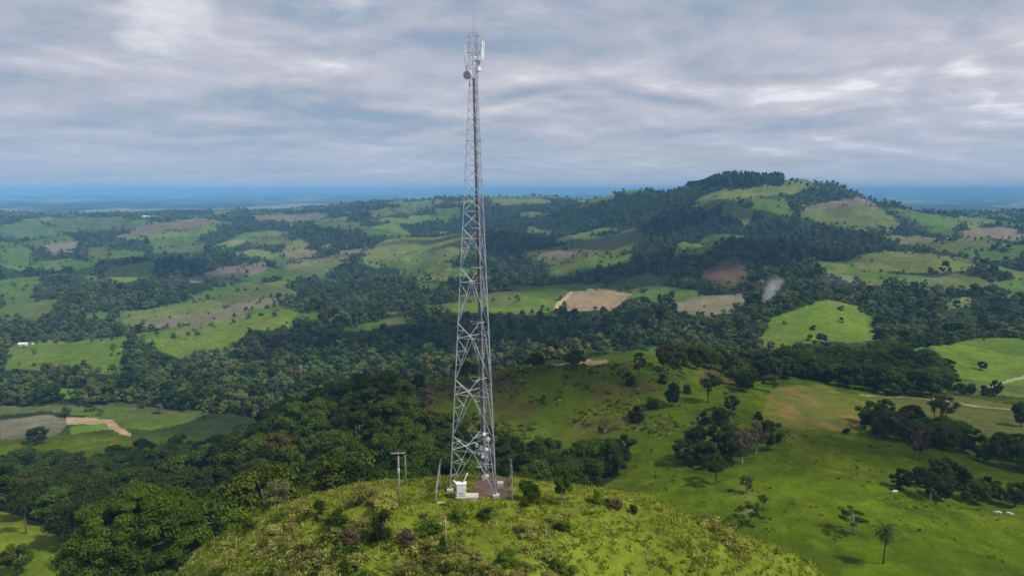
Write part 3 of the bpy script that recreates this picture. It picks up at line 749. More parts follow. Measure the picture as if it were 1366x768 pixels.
STANDS = [   # world outlines come from where the stand meets the ground: name, label, group, outline, distances, spacing, height m, kinds
 ('right_wood', 'dark leafy tree in the wood between the tan field and the bright green field', 'trees of the dark wood on the right',
  [(1010,478),(1060,462),(1110,462),(1170,470),(1220,480),(1262,505),(1255,528),(1200,530),(1150,522),(1105,512),(1060,508),(1015,510)], 350, 540, 8.6, (12, 16), ['dark0','dark1','dark2','broad1','broad2','dark0']),
 ('crest_wood', 'leafy tree in the wood along the crest right of the yellow green tree', 'trees along the crest of the middle ridge',
  [(900,470),(950,462),(1010,460),(1035,470),(1030,530),(1005,538),(985,520),(985,500),(930,492),(905,492)], 330, 520, 8.2, (9, 13), ['broad0','dark1','broad3','broad4','dark2','pale0']),
 ('hedge_belt', 'bushy tree in the long hedge belt across the pasture on the right', 'trees of the hedge belt on the right pasture',
  [(1150,562),(1190,556),(1230,572),(1290,590),(1380,610),(1380,632),(1310,618),(1240,602),(1160,582)], 220, 380, 6.0, (7.5, 11), ['broad0','broad2','dark1','brown1','broad4','dark0']),
 ('shade_grove', 'shaded tree of the low grove across the lower right pasture', 'trees of the shaded grove at lower right',
  [(1195,640),(1240,632),(1300,650),(1380,668),(1380,682),(1300,676),(1240,664),(1200,656)], 170, 270, 5.6, (6.5, 9), ['dark0','dark1','dark2','round0']),
 ('lane_hedge', 'low tree of the hedge between the bright green field and the lane', 'trees of the hedge by the lane',
  [(1262,520),(1290,518),(1330,526),(1330,531),(1280,528)], 380, 540, 6.5, (4, 6), ['dark1','broad2']),
]
cand = []     # X, Y, height, kind, label, group
for nm, lab, grp, poly, Y0, Y1, dmin, hr, kinds in STANDS:
    g = []
    for a in range(len(poly)):
        (x1, y1), (x2, y2) = poly[a], poly[(a + 1) % len(poly)]
        for k in range(4):
            X, Y, Z = ground(x1 + (x2 - x1) * k / 4, y1 + (y2 - y1) * k / 4, Y0, Y1); g.append((X, Y))
    a = np.array(g)
    X, Y = scatter(a[:, 0].min(), a[:, 0].max(), a[:, 1].min(), a[:, 1].max(), dmin, len(nm) * 3, lambda x, y: inside(x, y, g))
    for x, y in zip(X, Y): cand.append((x, y, hr[0] + (hr[1] - hr[0]) * random.random(), random.choice(kinds), lab, grp))
X, Y = scatter(-420, -20, 100, 440, 9.2, 77, lambda x, y: (nearwood(x, y) == 1) & (np.abs(x / y) < .95) & (np.hypot(x + 55, y - 106) > 15))
for x, y in zip(X, Y):
    cand.append((x, y, 9.5 + 5 * random.random(), random.choice(['broad0','broad1','broad2','broad3','broad4','dark0','dark1','dark2','broad0','broad2','yellow0','broad4','brown0' if random.random() < .35 else 'tall1']),
                 'leafy tree in the dense wood on the slope left of the mast', 'trees of the dense wood left of the mast'))
X, Y = scatter(-60, 60, 150, 300, 8.2, 78, lambda x, y: nearwood(x, y) == 2)
for x, y in zip(X, Y):
    cand.append((x, y, 10 + 5 * random.random(), random.choice(['dark0','dark1','dark2','broad1','broad3','dark1']),
                 'dark tree in the hollow wood directly behind the mast', 'trees of the hollow wood behind the mast'))
cand = [c for c in cand if visible(np.array(c[0]), np.array(c[1]), float(height(c[0], c[1])) + c[2] * .95)
        and -40 < pixel(c[0], c[1], float(height(c[0], c[1])))[0] < 1410]
cand.sort(key=lambda c: c[1] / c[2])
N_IND = 292 - len(SOLO)
rest = cand[N_IND:]
for x, y, h, key, lab, grp in cand[:N_IND]:
    s = h / PROTO[key][3]
    plant(key, 'woodland_tree', x, y, float(height(x, y)) - .1, s * (.95 + .25 * random.random()), random.random() * 6.28, lab, 'tree', grp, s)

# ------------------------------------------------------------------ far woods: one mass of crowns
def instancer(name, pts, rot, scl, kinds, meshes, kind_label=None):
    """a point cloud mesh on which geometry nodes set one of the given shapes per point"""
    coll = bpy.data.collections.new(name + '_shapes')
    for i, me in enumerate(meshes):
        so = bpy.data.objects.new(f'{name}_shape_{i:02d}', me); coll.objects.link(so)
    me = bpy.data.meshes.new(name); me.vertices.add(len(pts)); me.vertices.foreach_set('co', np.ascontiguousarray(pts, np.float32).ravel())
    for an, typ, key, data in (('rot', 'FLOAT_VECTOR', 'vector', rot), ('scl', 'FLOAT_VECTOR', 'vector', scl), ('kind_id', 'INT', 'value', kinds)):
        a = me.attributes.new(an, typ, 'POINT'); a.data.foreach_set(key, np.ascontiguousarray(data, np.int32 if typ == 'INT' else np.float32).ravel())
    o = link(name, me)
    ng = bpy.data.node_groups.new(name, 'GeometryNodeTree')
    ng.interface.new_socket('Geometry', in_out='INPUT', socket_type='NodeSocketGeometry')
    ng.interface.new_socket('Geometry', in_out='OUTPUT', socket_type='NodeSocketGeometry')
    N, Lk = ng.nodes, ng.links
    gi, go = N.new('NodeGroupInput'), N.new('NodeGroupOutput')
    ci = N.new('GeometryNodeCollectionInfo'); ci.inputs['Collection'].default_value = coll; ci.inputs['Separate Children'].default_value = True; ci.inputs['Reset Children'].default_value = True
    ip = N.new('GeometryNodeInstanceOnPoints'); ip.inputs['Pick Instance'].default_value = True
    def attr(n_, typ):
        q = N.new('GeometryNodeInputNamedAttribute'); q.data_type = typ; q.inputs['Name'].default_value = n_
        return [s for s in q.outputs if s.enabled and s.name == 'Attribute'][0]
    Lk.new(gi.outputs[0], ip.inputs['Points']); Lk.new(ci.outputs[0], ip.inputs['Instance'])
    Lk.new(attr('kind_id', 'INT'), ip.inputs['Instance Index'])
    Lk.new(attr('rot', 'FLOAT_VECTOR'), ip.inputs['Rotation']); Lk.new(attr('scl', 'FLOAT_VECTOR'), ip.inputs['Scale'])
    Lk.new(ip.outputs[0], go.inputs[0])
    md = o.modifiers.new('scatter', 'NODES'); md.node_group = ng
    return o

def far_crown(seed, w, h, n, leaf, mat):
    C, Rr = crown_clumps(seed, w, h, n, h * .12, 1.0, .4, .2, .36)
    return leaves_mesh('far_crown', C, Rr, 60, leaf, seed + 1, M[mat], .8, .7, core=.8)
far_shapes = [far_crown(900 + k, 10 + .8 * (k % 3), 9.5 + (k % 2), 10 + k, .95, ['far_leaf', 'far_leaf', 'leaf', 'leaf_dark', 'far_olive', 'leaf_pale', 'far_olive'][k]) for k in range(7)]

WOODS = [k + 1 for k, q in enumerate(GROUND_POLYS) if q[0] == 'w']
def far_test(x, y):
    fd = field_of(x, y); wd = np.isin(fd, WOODS)
    ok = (np.abs(x / y) < .92) & ((fd == 0) | wd) & (nearwood(x, y) == 0) & (wd | (parcels(x, y) == 0))
    q = 683 + 900 * x / y
    ok &= ~((y < 470) & (q < 1000)) & ~((y < 560) & (q >= 1000))
    den = fbm(x / 170, y / 170, 201, 4)
    return ok & (wd | (den > np.interp(y, [400, 900, 1600, 2600], [-.75, -.6, -.55, -.5])))
def hides_field(x, y, h):
    """would a tree of this height stand between the camera side and an open field close behind it"""
    u = x / y; q = (CAMZ - (height(x, y) + h)) / y
    hit = np.zeros(len(x), bool); done = np.zeros(len(x), bool)
    for f_ in np.linspace(1.012, 1.30, 20):
        yy = y * f_; gh = height(u * yy, yy); m = ~done & (gh >= CAMZ - q * yy)
        if m.any():
            fd = field_of(u[m] * yy[m], yy[m]); hit[m] = (fd > 0) & ~np.isin(fd, WOODS); done |= m
    return hit
def ring(Ya, Yb, dmin, seed):
    w = .9 * Yb
    return scatter(-w, w, Ya, Yb, dmin, seed, far_test)
fx, fy, fs = [], [], []
for Ya, Yb, dm in ((380, 700, 7.4), (700, 1100, 8.6), (1100, 1700, 10.5), (1700, 2500, 13), (2500, 3400, 15.5), (3400, 5200, 20)):
    X, Y = ring(Ya, Yb, dm, int(Ya)); fx.append(X); fy.append(Y); fs.append(np.full(len(X), dm / 8.0))
fx, fy, fs = map(np.concatenate, (fx, fy, fs))
fh = height(fx, fy); size = np.minimum(fs, .92 + .22 * (fs - 1))
vis = visible(fx, fy, fh + 14 * size)
vis &= ~(hides_field(fx, fy, 11.0 * size) & (rng.random(len(fx)) < .93))
fx, fy, fs, fh, size = fx[vis], fy[vis], fs[vis], fh[vis], size[vis]
# hedgerows and lone trees in the fields
hx, hy = [], []
for k, (kind, g) in enumerate(GROUND_POLYS):
    n = len(g)
    for a in range(n):
        u1, l1 = g[a]; u2, l2 = g[(a + 1) % n]; Y = math.exp(l1)
        ln = math.hypot(u2 * math.exp(l2) - u1 * Y, math.exp(l2) - Y)
        if Y < 480 or kind == 'w' or random.random() < .35: continue
        for b_ in range(int(ln / (7 + Y / 300))):
            tt = random.random(); l = l1 + (l2 - l1) * tt; u = u1 + (u2 - u1) * tt
            hx.append(u * math.exp(l) + random.gauss(0, 3 + Y * .002)); hy.append(math.exp(l) + random.gauss(0, 3 + Y * .002))
    us = [q[0] for q in g]; ls = [q[1] for q in g]
    for b_ in range(int(2 + 22 * (max(us) - min(us)))):
        l = random.uniform(min(ls), max(ls)); u = random.uniform(min(us), max(us))
        if math.exp(l) > 450 and kind not in 'tbyw': hx.append(u * math.exp(l)); hy.append(math.exp(l))
hx, hy = np.array(hx), np.array(hy); hh = height(hx, hy)
px_ = np.concatenate([fx, hx]); py_ = np.concatenate([fy, hy]); pz_ = np.concatenate([fh, hh])
sc = np.concatenate([size * (.66 + .95 * rng.random(len(fx)) ** 1.6), (.25 + .40 * rng.random(len(hx)) ** 1.6) * (1 + hy / 6000)])
kd = rng.choice(7, len(px_), p=[.24, .22, .14, .15, .11, .05, .09])
pts = np.stack([px_, py_, pz_ - .3], 1); rot = np.zeros_like(pts); rot[:, 2] = rng.random(len(pts)) * 6.28
scl = np.stack([sc * (.9 + .3 * rng.random(len(sc))), sc * (.9 + .3 * rng.random(len(sc))), sc * (.75 + .55 * rng.random(len(sc)))], 1)
# the trees of the near woods that are too small or too many to stand alone join the same mass
near_keys = sorted({c[3] for c in rest}) or ['broad0']
if rest:
    rp = np.array([(c[0], c[1], float(height(c[0], c[1])) - .1) for c in rest]); rs = np.array([c[2] / PROTO[c[3]][3] for c in rest])
    rk = np.array([len(far_shapes) + near_keys.index(c[3]) for c in rest])
    pts = np.concatenate([pts, rp]); rr_ = np.zeros_like(rp); rr_[:, 2] = rng.random(len(rp)) * 6.28; rot = np.concatenate([rot, rr_])
    scl = np.concatenate([scl, np.stack([rs * 1.1, rs * 1.1, rs], 1)]); kd = np.concatenate([kd, rk])
# plantation with straight stems on top of the big hill
g = np.random.default_rng(31); q = [ground(x, y, 2300, 2850) for x, y in zip(g.uniform(918, 1046, 420), g.uniform(238, 250, 420))]
q = np.array([a for a in q if a[1] > 2350]); pts = np.concatenate([pts, q - [0, 0, .5]])
r_ = np.zeros_like(q); r_[:, 2] = g.random(len(q)) * 6.28; rot = np.concatenate([rot, r_])
scl = np.concatenate([scl, np.stack([np.full(len(q), 1.15), np.full(len(q), 1.15), 2.3 + .4 * g.random(len(q))], 1)]); kd = np.concatenate([kd, g.choice([3, 1], len(q))])
wood = instancer('forest', pts, rot, scl, kd, far_shapes + [PROTO[k][0] for k in near_keys])
tag(wood, 'dark green woods covering the valley and the far hills', 'forest', None, 'stuff')
print('far trees', len(pts), 'near cand', len(cand))
# ------------------------------------------------------------------ shrubs on the near hill
SHRUBS = [  # kind, foot x, foot y, height, width, label
 ('bush0', 706, 672, 40, 32, 'bright green leafy bush just outside the right corner of the mast fence', 75, 95),
 ('darkbush0', 508, 718, 40, 38, 'large dark green bush on the slope below the tall pole with crossarm', 62, 90),
 ('darkbush1', 426, 690, 24, 22, 'dark bush at the upper left of the grassy hilltop', 75, 100),
 ('bush1', 449, 702, 28, 32, 'mid green bush left of the large dark bush', 70, 95),
 ('scrub0', 488, 668, 26, 44, 'olive scrub bush at the left of the hilltop crest', 80, 100),
 ('scrub1', 516, 680, 24, 40, 'olive scrub bush between the crest scrub and the tall pole', 75, 98),
 ('bush2', 318, 682, 26, 44, 'low bright bush at the edge of the left wood', 84, 125),
 ('brownbush0', 470, 720, 20, 32, 'brownish low bush left of the large dark bush', 65, 90),
 ('brownbush0', 546, 724, 20, 30, 'brown dry bush right of the large dark bush', 65, 88),
 ('bush0', 575, 712, 22, 34, 'green bush on the slope in front of the mast compound', 65, 88),
 ('bush1', 612, 692, 14, 24, 'low dark green bush below the white cabinet', 68, 88),
 ('darkbush0', 648, 690, 13, 26, 'low dark bush below the right half of the mast', 68, 88),
 ('scrub1', 700, 712, 18, 34, 'rounded yellow scrub on the slope right of the mast', 65, 88),
 ('darkbush1', 845, 684, 12, 15, 'small dark bush on the right shoulder of the tower hill', 72, 95),
 ('bush2', 795, 672, 22, 14, 'thin upright green shrub right of the forked tree', 76, 98),
 ('brownbush0', 818, 676, 15, 24, 'brown tussock on the right shoulder of the tower hill', 74, 98),
 ('darkbush1', 745, 706, 9, 14, 'tiny dark bush in front of the forked tree', 65, 88),
]
for key, px, py, hp, wp, lab, Y0, Y1 in SHRUBS:
    tree_px(key, px, py, hp, lab, Y0, Y1, None, 'shrub', 'shrub', wp, crown='foliage', stem='stem')
RIDGE = [('fieldbush0', 848, 562, 22, 22, 'dark bush low on the bare face of the middle ridge'),
 ('fieldbush0', 838, 512, 16, 20, 'dark bush under the narrow dark tree on the ridge crest'),
 ('fieldbush1', 884, 512, 14, 14, 'small dark bush below the yellow green tree on the ridge'),
 ('fieldbush1', 870, 544, 16, 22, 'faint green bush on the middle of the ridge face'),
 ('fieldbush0', 938, 566, 17, 20, 'left dark bush of the pair at the foot of the ridge'),
 ('fieldbush1', 958, 560, 20, 24, 'right bush of the pair at the foot of the ridge'),
 ('fieldbush0', 1012, 560, 12, 14, 'small bush at the edge of the tan field'),
 ('fieldbush1', 916, 524, 13, 14, 'small bush beside the tall dark open tree on the ridge'),
 ('fieldbush0', 1130, 578, 8, 12, 'tiny bush at the lower corner of the tan field'),
 ('fieldbush0', 1085, 440, 7, 9, 'dot like bush in the middle of the round topped field'),]
for key, px, py, hp, wp, lab in RIDGE:
    tree_px(key, px, py, hp, lab, 240, 850, None, 'shrub', 'shrub', wp, crown='foliage', stem='stem')

# low scrub on the lower slope, each bush its own
g = np.random.default_rng(61); cnt = 0
while cnt < 46:
    px, py = g.uniform(300, 760), g.uniform(672, 775)
    if (py - 672) / 100 < g.random() * .9 or abs(px - 630) < 60 and py < 700: continue
    x, y, zz = ground(px, py, 58, 95)
    key = ['scrub0', 'scrub1', 'scrub0', 'scrub1', 'bush1', 'scrub1'][int(g.integers(0, 6))]; s_ = g.uniform(.45, .95)
    plant(key, 'shrub', x, y, zz - .05, s_ * 1.15, g.random() * 6.28, 'low rounded scrub bush on the lower front slope of the tower hill', 'shrub', 'scrub bushes on the front slope of the tower hill', s_ * .8, 'foliage', 'stem'); cnt += 1

# grass and weeds
def tuft(seed, n, h, spread, mat, wid=.07):
    g = np.random.default_rng(seed); v, f, tn = [], [], []
    for i in range(n):
        b0 = np.array([g.normal() * spread, g.normal() * spread, -.05]); d = np.array([g.normal(), g.normal(), 0]); d /= np.linalg.norm(d)
        s = np.cross(d, [0, 0, 1]) * wid * (.6 + .8 * g.random()); hh_ = h * (.5 + .8 * g.random()); le = d * hh_ * (.25 + .6 * g.random())
        k = len(v); v += [b0 - s, b0 + s, b0 + le * .45 + [0, 0, hh_ * .65] + s * .8, b0 + le * .45 + [0, 0, hh_ * .65] - s * .8, b0 + le + [0, 0, hh_]]
        f += [(k, k + 1, k + 2, k + 3)]; f += [(k + 3, k + 2, k + 4, k + 4)]; q = g.random(); tn += [q] * 5
    v = np.array(v); f4 = np.array([q for q in f if len(set(q)) == 4]); f3 = np.array([q[:3] for q in f if len(set(q)) == 3])
    me = mesh_np('tuft', v, [f4, f3], False, {'tint': ('FLOAT', 'POINT', np.array(tn, np.float32))}); me.materials.append(M[mat]); return me
def weed(seed, w, h, n, leaf, mat):
    g = np.random.default_rng(seed); C = np.stack([g.normal(size=5) * w * .28, g.normal(size=5) * w * .28, h * (.25 + .4 * g.random(5))], 1)
    return leaves_mesh('weed', C, np.full((5, 3), w * .3), n, leaf, seed, M[mat], .4, .2)
tufts = [tuft(1, 22, .22, .2, 'blade', .05), tuft(2, 26, .30, .25, 'blade', .05), tuft(3, 20, .28, .2, 'scrub', .045), tuft(4, 22, .26, .25, 'leaf_bush', .05)]
g = np.random.default_rng(41); n = 26000
u = g.uniform(-.62, .62, n); Y = 56 + 66 * g.random(n) ** .9; X = u * Y
k = (height(X, Y) > -30) & ~((np.abs(X + 2.7) < 2.4) & (np.abs(Y - 88.6) < 3.8)) & (g.random(n) < .6 + .5 * fbm(X / 5, Y / 5, 301, 3)) & (nearwood(X, Y) == 0)
X, Y = X[k], Y[k]; dryness = fbm(X / 38, Y / 38, 111, 4)
kd = np.where(g.random(len(X)) < .25 + .5 * np.clip(dryness, 0, 1), 2, np.where(g.random(len(X)) < .18, 3, g.integers(0, 2, len(X))))
pts = np.stack([X, Y, height(X, Y)], 1); rot = np.zeros_like(pts); rot[:, 2] = g.random(len(X)) * 6.28
s = (.6 + .9 * g.random(len(X)))[:, None] * np.ones((1, 3))
tag(instancer('grass', pts, rot, s, kd, tufts), 'rough yellow green grass on the tower hill', 'grass', None, 'stuff')
weeds = [weed(11, .9, .6, 26, .15, 'scrub'), weed(12, 1.1, .75, 28, .16, 'scrub'), weed(13, 1.0, .6, 28, .15, 'leaf_bush'), weed(14, .9, .5, 24, .14, 'leaf_brown'), weed(15, 1.0, .7, 28, .14, 'leaf_dark')]
n = 16000; u = g.uniform(-.62, .62, n); Y = 56 + 60 * g.random(n); X = u * Y
dn = fbm(X / 7, Y / 7, 311, 4); q = 683 + 860 * X / Y
lower = 1.3 * np.clip((83 - Y) / 12, 0, 1) * np.clip((760 - q) / 120, 0, 1)            # the scrubby lower slope
k = (dn + .65 * lower > .36) & (height(X, Y) > -26) & ~((np.abs(X + 4.8) < 5.2) & (np.abs(Y - 87.8) < 5.0)) & (nearwood(X, Y) == 0)
X, Y, dn = X[k], Y[k], dn[k]
kd = g.choice(5, len(X), p=[.40, .28, .24, .02, .06])
pts = np.stack([X, Y, height(X, Y) - .05], 1); rot = np.zeros_like(pts); rot[:, 2] = g.random(len(X)) * 6.28
s = (.55 + 1.5 * g.random(len(X)) ** 2)[:, None] * np.ones((1, 3))
tag(instancer('undergrowth', pts, rot, s, kd, weeds), 'yellowish scrub and weeds spreading over the front of the tower hill', 'undergrowth', None, 'stuff')
# coarse tussocks on the pastures and the ridge
n = 26000; u = g.uniform(-.2, .82, n); Y = 120 + 280 * g.random(n) ** .8; X = u * Y
dn = fbm(X / 16, Y / 12, 321, 4); onr = (Y > 262) & (X / Y < .34)
k = ((dn > .12) & onr | (dn > .02) & (g.random(n) < .45)) & (field_of(X, Y) == 0) & (nearwood(X, Y) == 0)
X, Y = X[k], Y[k]; onr = onr[k]
kd = np.where(onr, g.choice(5, len(X), p=[.2, .1, .2, .3, .2]), g.choice(5, len(X), p=[.15, .05, .5, .1, .2]))
pts = np.stack([X, Y, height(X, Y) - .1], 1); rot = np.zeros_like(pts); rot[:, 2] = g.random(len(X)) * 6.28
s = (np.where(onr, .6, .25) + np.where(onr, 1.8, 1.0) * g.random(len(X)) ** 3)[:, None] * np.ones((1, 3))
tag(instancer('tussocks', pts, rot, s, kd, weeds), 'dark tussocks dotted over the pasture and the ridge', 'undergrowth', None, 'stuff')

# ------------------------------------------------------------------ the mast
TX, TY = -4.62, 87.6
S0, S1, HB, HT = 6.35, 1.10, 52.0, 58.2
TH = R(-15.5)
def side(zz): return S0 + (S1 - S0) * min(zz, HB) / HB
def corner(k, zz):
    a = TH + R((210, -30, 90)[k]); r = side(zz) / math.sqrt(3)
    return np.array([r * math.cos(a), r * math.sin(a), zz])
mast = empty('lattice_mast', (TX, TY, 0), 0, 'tall three legged galvanised steel lattice mast carrying antennas on the hilltop', 'telecom mast')
levels = [0.3, 7.6, 15.1, 22.5, 29.6, 34.6, 38.8, 42.4, 45.4, 48.0, 50.3, 52.2, 54.0, 55.6, 57.0, 58.2]
for k in range(3):
    mb = MB(); zs = [.3, 7.6, 15.1, 22.5, 29.6, 38.8, 45.4, 52.0, 58.2]
    for a, b_ in zip(zs[:-1], zs[1:]):
        r = .088 - .058 * a / 58
        mb.tube(corner(k, a), corner(k, b_), r, r, 8)
        mb.tube(corner(k, a) + [0, 0, -.03], corner(k, a) + [0, 0, .03], r * 1.9, r * 1.9, 10)
    leg = mb.build('leg', M['steel'], mast)
    c = corner(k, 0)
    MB().box((c[0], c[1], .05), (.85, .85, .7)).build('footing', M['concrete'], leg, bevel=.03)
def bar(mb, a, b_, w):
    mb.tube(a, b_, w, w, 4)
for i, (za, zb) in enumerate(zip(levels[:-1], levels[1:])):
    for k in range(3):
        A0, B0, A1, B1 = corner(k, za), corner((k + 1) % 3, za), corner(k, zb), corner((k + 1) % 3, zb)
        mb = MB(); w = .043 - .027 * za / 58; big = zb < 36
        if big:
            zn = za + (zb - za) * .74                    # node of the big K brace
            An, Bn = corner(k, zn), corner((k + 1) % 3, zn); Nn = (An + Bn) / 2
            bar(mb, A1, Nn, w); bar(mb, B1, Nn, w); bar(mb, Nn, A0, w * 1.15); bar(mb, Nn, B0, w * 1.15)
            bar(mb, An, Bn, w)
            for f_ in (.36, .68):                        # secondary struts
                zh = za + (zn - za) * f_; Ah, Bh = corner(k, zh), corner((k + 1) % 3, zh)
                Ad, Bd = A0 + (Nn - A0) * f_, B0 + (Nn - B0) * f_
                bar(mb, Ah, Ad, w * .62); bar(mb, Bh, Bd, w * .62)
                z2 = za + (zn - za) * (f_ + .32); bar(mb, Ad, corner(k, z2), w * .62); bar(mb, Bd, corner((k + 1) % 3, z2), w * .62)
            Am, Bm = (A1 + Nn) / 2, (B1 + Nn) / 2
            zq = (zn + zb) / 2; bar(mb, Am, corner(k, zq), w * .6); bar(mb, Bm, corner((k + 1) % 3, zq), w * .6)
            bar(mb, Am, An, w * .6); bar(mb, Bm, Bn, w * .6)
            for q in (Nn,):
                mb.box(q, (.3, .05, .3), Matrix.Rotation(TH + R(120 * k), 4, 'Z'))
        else:
            nx = 2 if za < 52 else 1
            for j in range(nx):
                z0, z1 = za + (zb - za) * j / nx, za + (zb - za) * (j + 1) / nx
                a0, b0, a1, b1 = corner(k, z0), corner((k + 1) % 3, z0), corner(k, z1), corner((k + 1) % 3, z1)
                bar(mb, a0, b1, w); bar(mb, b0, a1, w * .98); bar(mb, a1, b1, w * .9)
        mb.build('brace_panel', M['steel'], mast)
# inner plan bracing, one frame per level
for zb in levels[1:10]:
    zn = zb; mb = MB(); m_ = [(corner(k, zn) + corner((k + 1) % 3, zn)) / 2 for k in range(3)]
    for k in range(3): bar(mb, m_[k], m_[(k + 1) % 3], .028)
    mb.build('plan_brace', M['steel'], mast)
# cable ladder up the inside of the back leg
def lad(zz): c = corner(2, zz); return c + np.array([-.28, -.55, 0])
mb = MB()
for s_ in (-.2, .2):
    mb.tube(lad(.4) + [s_, 0, 0], lad(56) * [1, 1, 1] + [s_ * .8, .3, 0], .028, .022, 5)
for j in range(140):
    zz = .6 + j * .4; q = lad(.4) + (lad(56) + [0, .3, 0] - lad(.4)) * (zz - .4) / 55.6
    mb.tube(q + [-.2, 0, 0], q + [.2, 0, 0], .013, .013, 4, False)
mb.build('cable_ladder', M['steel'], mast)
mb = MB()
for j in range(7):
    off = np.array([-.15 + .05 * j, -.05, 0]); mb.tube(lad(.5) + off, lad(53) + off * .8 + [0, .28, 0], .024, .02, 6)
mb.build('feeder_cables', M['cable'], mast)
MB().box(lad(0) + [0, 0, .28], (.5, .5, .75)).build('cable_entry_box', M['concrete'], mast, bevel=.03)
M['palegrey'] = plain('weathered_radome', (.30, .275, .26), .6, 0, .3, 2, (.16, .13, .12))
# head: ring, spine and antennas
for zz in (53.6, 55.9, 57.8):
    mb = MB()
    for k in range(3): bar(mb, corner(k, zz) * [1.5, 1.5, 1], corner((k + 1) % 3, zz) * [1.5, 1.5, 1], .025)
    for k in range(3): bar(mb, corner(k, zz), corner(k, zz) * [2.0, 2.0, 1], .025)
    mb.build('head_frame', M['steel'], mast)
mb = MB(); mb.tube((0, 0, 57.6), (0, 0, 59.9), .05, .04, 6); mb.tube((.28, .1, 57.6), (.28, .1, 59.4), .04, .03, 6); mb.tube((-.2, -.1, 57.6), (-.2, -.1, 59.0), .035, .03, 6)
mb.tube((0, 0, 59.9), (0, 0, 61.0), .03, .015, 5); mb.build('lightning_rod', M['steel'], mast)
def panel_antenna(x, y, z0, h, yaw, tilt=3):
    mb = MB(); rot = Matrix.Rotation(yaw, 4, 'Z') @ Matrix.Rotation(R(tilt), 4, 'X')
    mb.box((x, y, z0 + h / 2), (.24, .12, h), rot); a = mb.build('panel_antenna', M['white'], mast, bevel=.03)
    m2 = MB(); b_ = np.array(Matrix.Rotation(yaw, 3, 'Z') @ Vector((0, .16, 0)))
    m2.tube((x + b_[0], y + b_[1], z0 - .25), (x + b_[0], y + b_[1], z0 + h + .2), .04, .04, 8)
    for zz in (z0 + .25, z0 + h - .25): m2.box((x + b_[0] * .5, y + b_[1] * .5, zz), (.1, .2, .08), Matrix.Rotation(yaw, 4, 'Z'))
    m2.build('mounting_pipe', M['steel'], a); return a
panel_antenna(-1.12, -.42, 54.9, 2.0, R(-35)); panel_antenna(-1.02, .10, 53.4, 1.1, R(-70))
panel_antenna(.98, -.55, 54.9, 2.3, R(40)); panel_antenna(1.15, -.15, 55.2, 2.0, R(60)); panel_antenna(.35, .95, 54.8, 2.0, R(180))
def dish(loc, r, d, parent=None, deep=.45, shroud='white', face='darkgrey'):
    """drum shaped microwave dish whose mouth looks along d"""
    q = Vector(d).to_track_quat('Z', 'Y').to_matrix().to_4x4(); q.translation = Vector(loc)
    mb = MB(); mb.lathe([(r * .25, -r * 1.0), (r * .62, -r * .72), (r * .93, -r * .35), (r, 0), (r, r * deep), (r * .96, r * deep)], 24, q)
    a = mb.build('microwave_dish', M[shroud], mast, True)
    m2 = MB(); q2 = q.copy(); m2.lathe([(r * .955, r * deep - .01), (r * .7, r * deep + .05 * r), (r * .2, r * deep + .08 * r)], 24, q2); m2.build('radome', M[face], a, True)
    m3 = MB(); b_ = Vector(loc) - Vector(d).normalized() * r * 1.0
    m3.tube(b_, b_ - Vector(d).normalized() * .28, .05, .05, 8); bb = b_ - Vector(d).normalized() * .28; m3.tube(bb - Vector((0, 0, .4)), bb + Vector((0, 0, .4)), .05, .05, 8)
    m3.build('dish_mount', M['steel'], a); return a
dish((-.75, -.65, 53.2), .52, (-.35, -.86, -.10), deep=.5, shroud='grey', face='palegrey')
dish((.62, -.62, 53.9), .22, (.5, -.85, 0), face='white')
dish((.15, -.75, 55.2), .24, (-.1, -1, 0), face='white')
def radio(x, y, zz, s, yaw, mat='white'):
    mb = MB(); rot = Matrix.Rotation(yaw, 4, 'Z'); mb.box((x, y, zz), s, rot)
    o = mb.build('radio_unit', M[mat], mast, bevel=.02)
    m2 = MB()
    for j in range(7): m2.box(Vector((x, y, zz)) + rot @ Vector((-s[0] * .4 + j * s[0] * .133, s[1] * .56, 0)), (.012, s[1] * .25, s[2] * .9), rot)
    m2.build('cooling_fins', M['grey'], o)
radio(.55, -.35, 55.9, (.42, .22, .5), .4); radio(.62, -.3, 54.7, (.34, .2, .55), .9, 'grey'); radio(.3, -.6, 53.2, (.35, .2, .4), .1, 'grey')
# equipment cluster on the lower mast
cx, cy, cz = lad(5)
mb = MB()
for zz in (2.6, 4.4, 6.2):
    a_, b_ = corner(1, zz), corner(2, zz); q1 = a_ + (b_ - a_) * .25; q2 = a_ + (b_ - a_) * .95; bar(mb, q1 + [-.3, -.1, 0], q2 + [-.6, -.2, 0], .04)
    bar(mb, np.array([cx - 1.0, cy - .4, zz]), np.array([cx + 1.3, cy - .8, zz]), .04)
for xx in (-.6, .1, .8): bar(mb, np.array([cx + xx, cy - .5, 1.9]), np.array([cx + xx, cy - .5, 6.8]), .04)
mb.build('equipment_rack', M['steel'], mast)
dish((cx + .25, cy - .85, 6.9), .22, (.2, -1, .1), face='white'); dish((cx + .75, cy - .85, 6.2), .28, (.5, -.9, 0), face='grey'); dish((cx + .55, cy - .95, 4.8), .24, (.1, -1, 0), face='white')
for x, zz, s in ((-.75, 5.3, (.4, .25, .5)), (-.15, 4.9, (.45, .25, .6)), (.05, 3.9, (.4, .25, .75)), (.55, 3.6, (.35, .22, .45)), (-.5, 4.1, (.3, .2, .4)), (.95, 4.6, (.32, .2, .4)), (.35, 2.6, (.6, .2, .25)), (-.45, 2.2, (.8, .2, .18))):
    radio(cx + x, cy - .72, zz, s, random.uniform(-.2, .2), 'white' if x == .05 else 'grey')

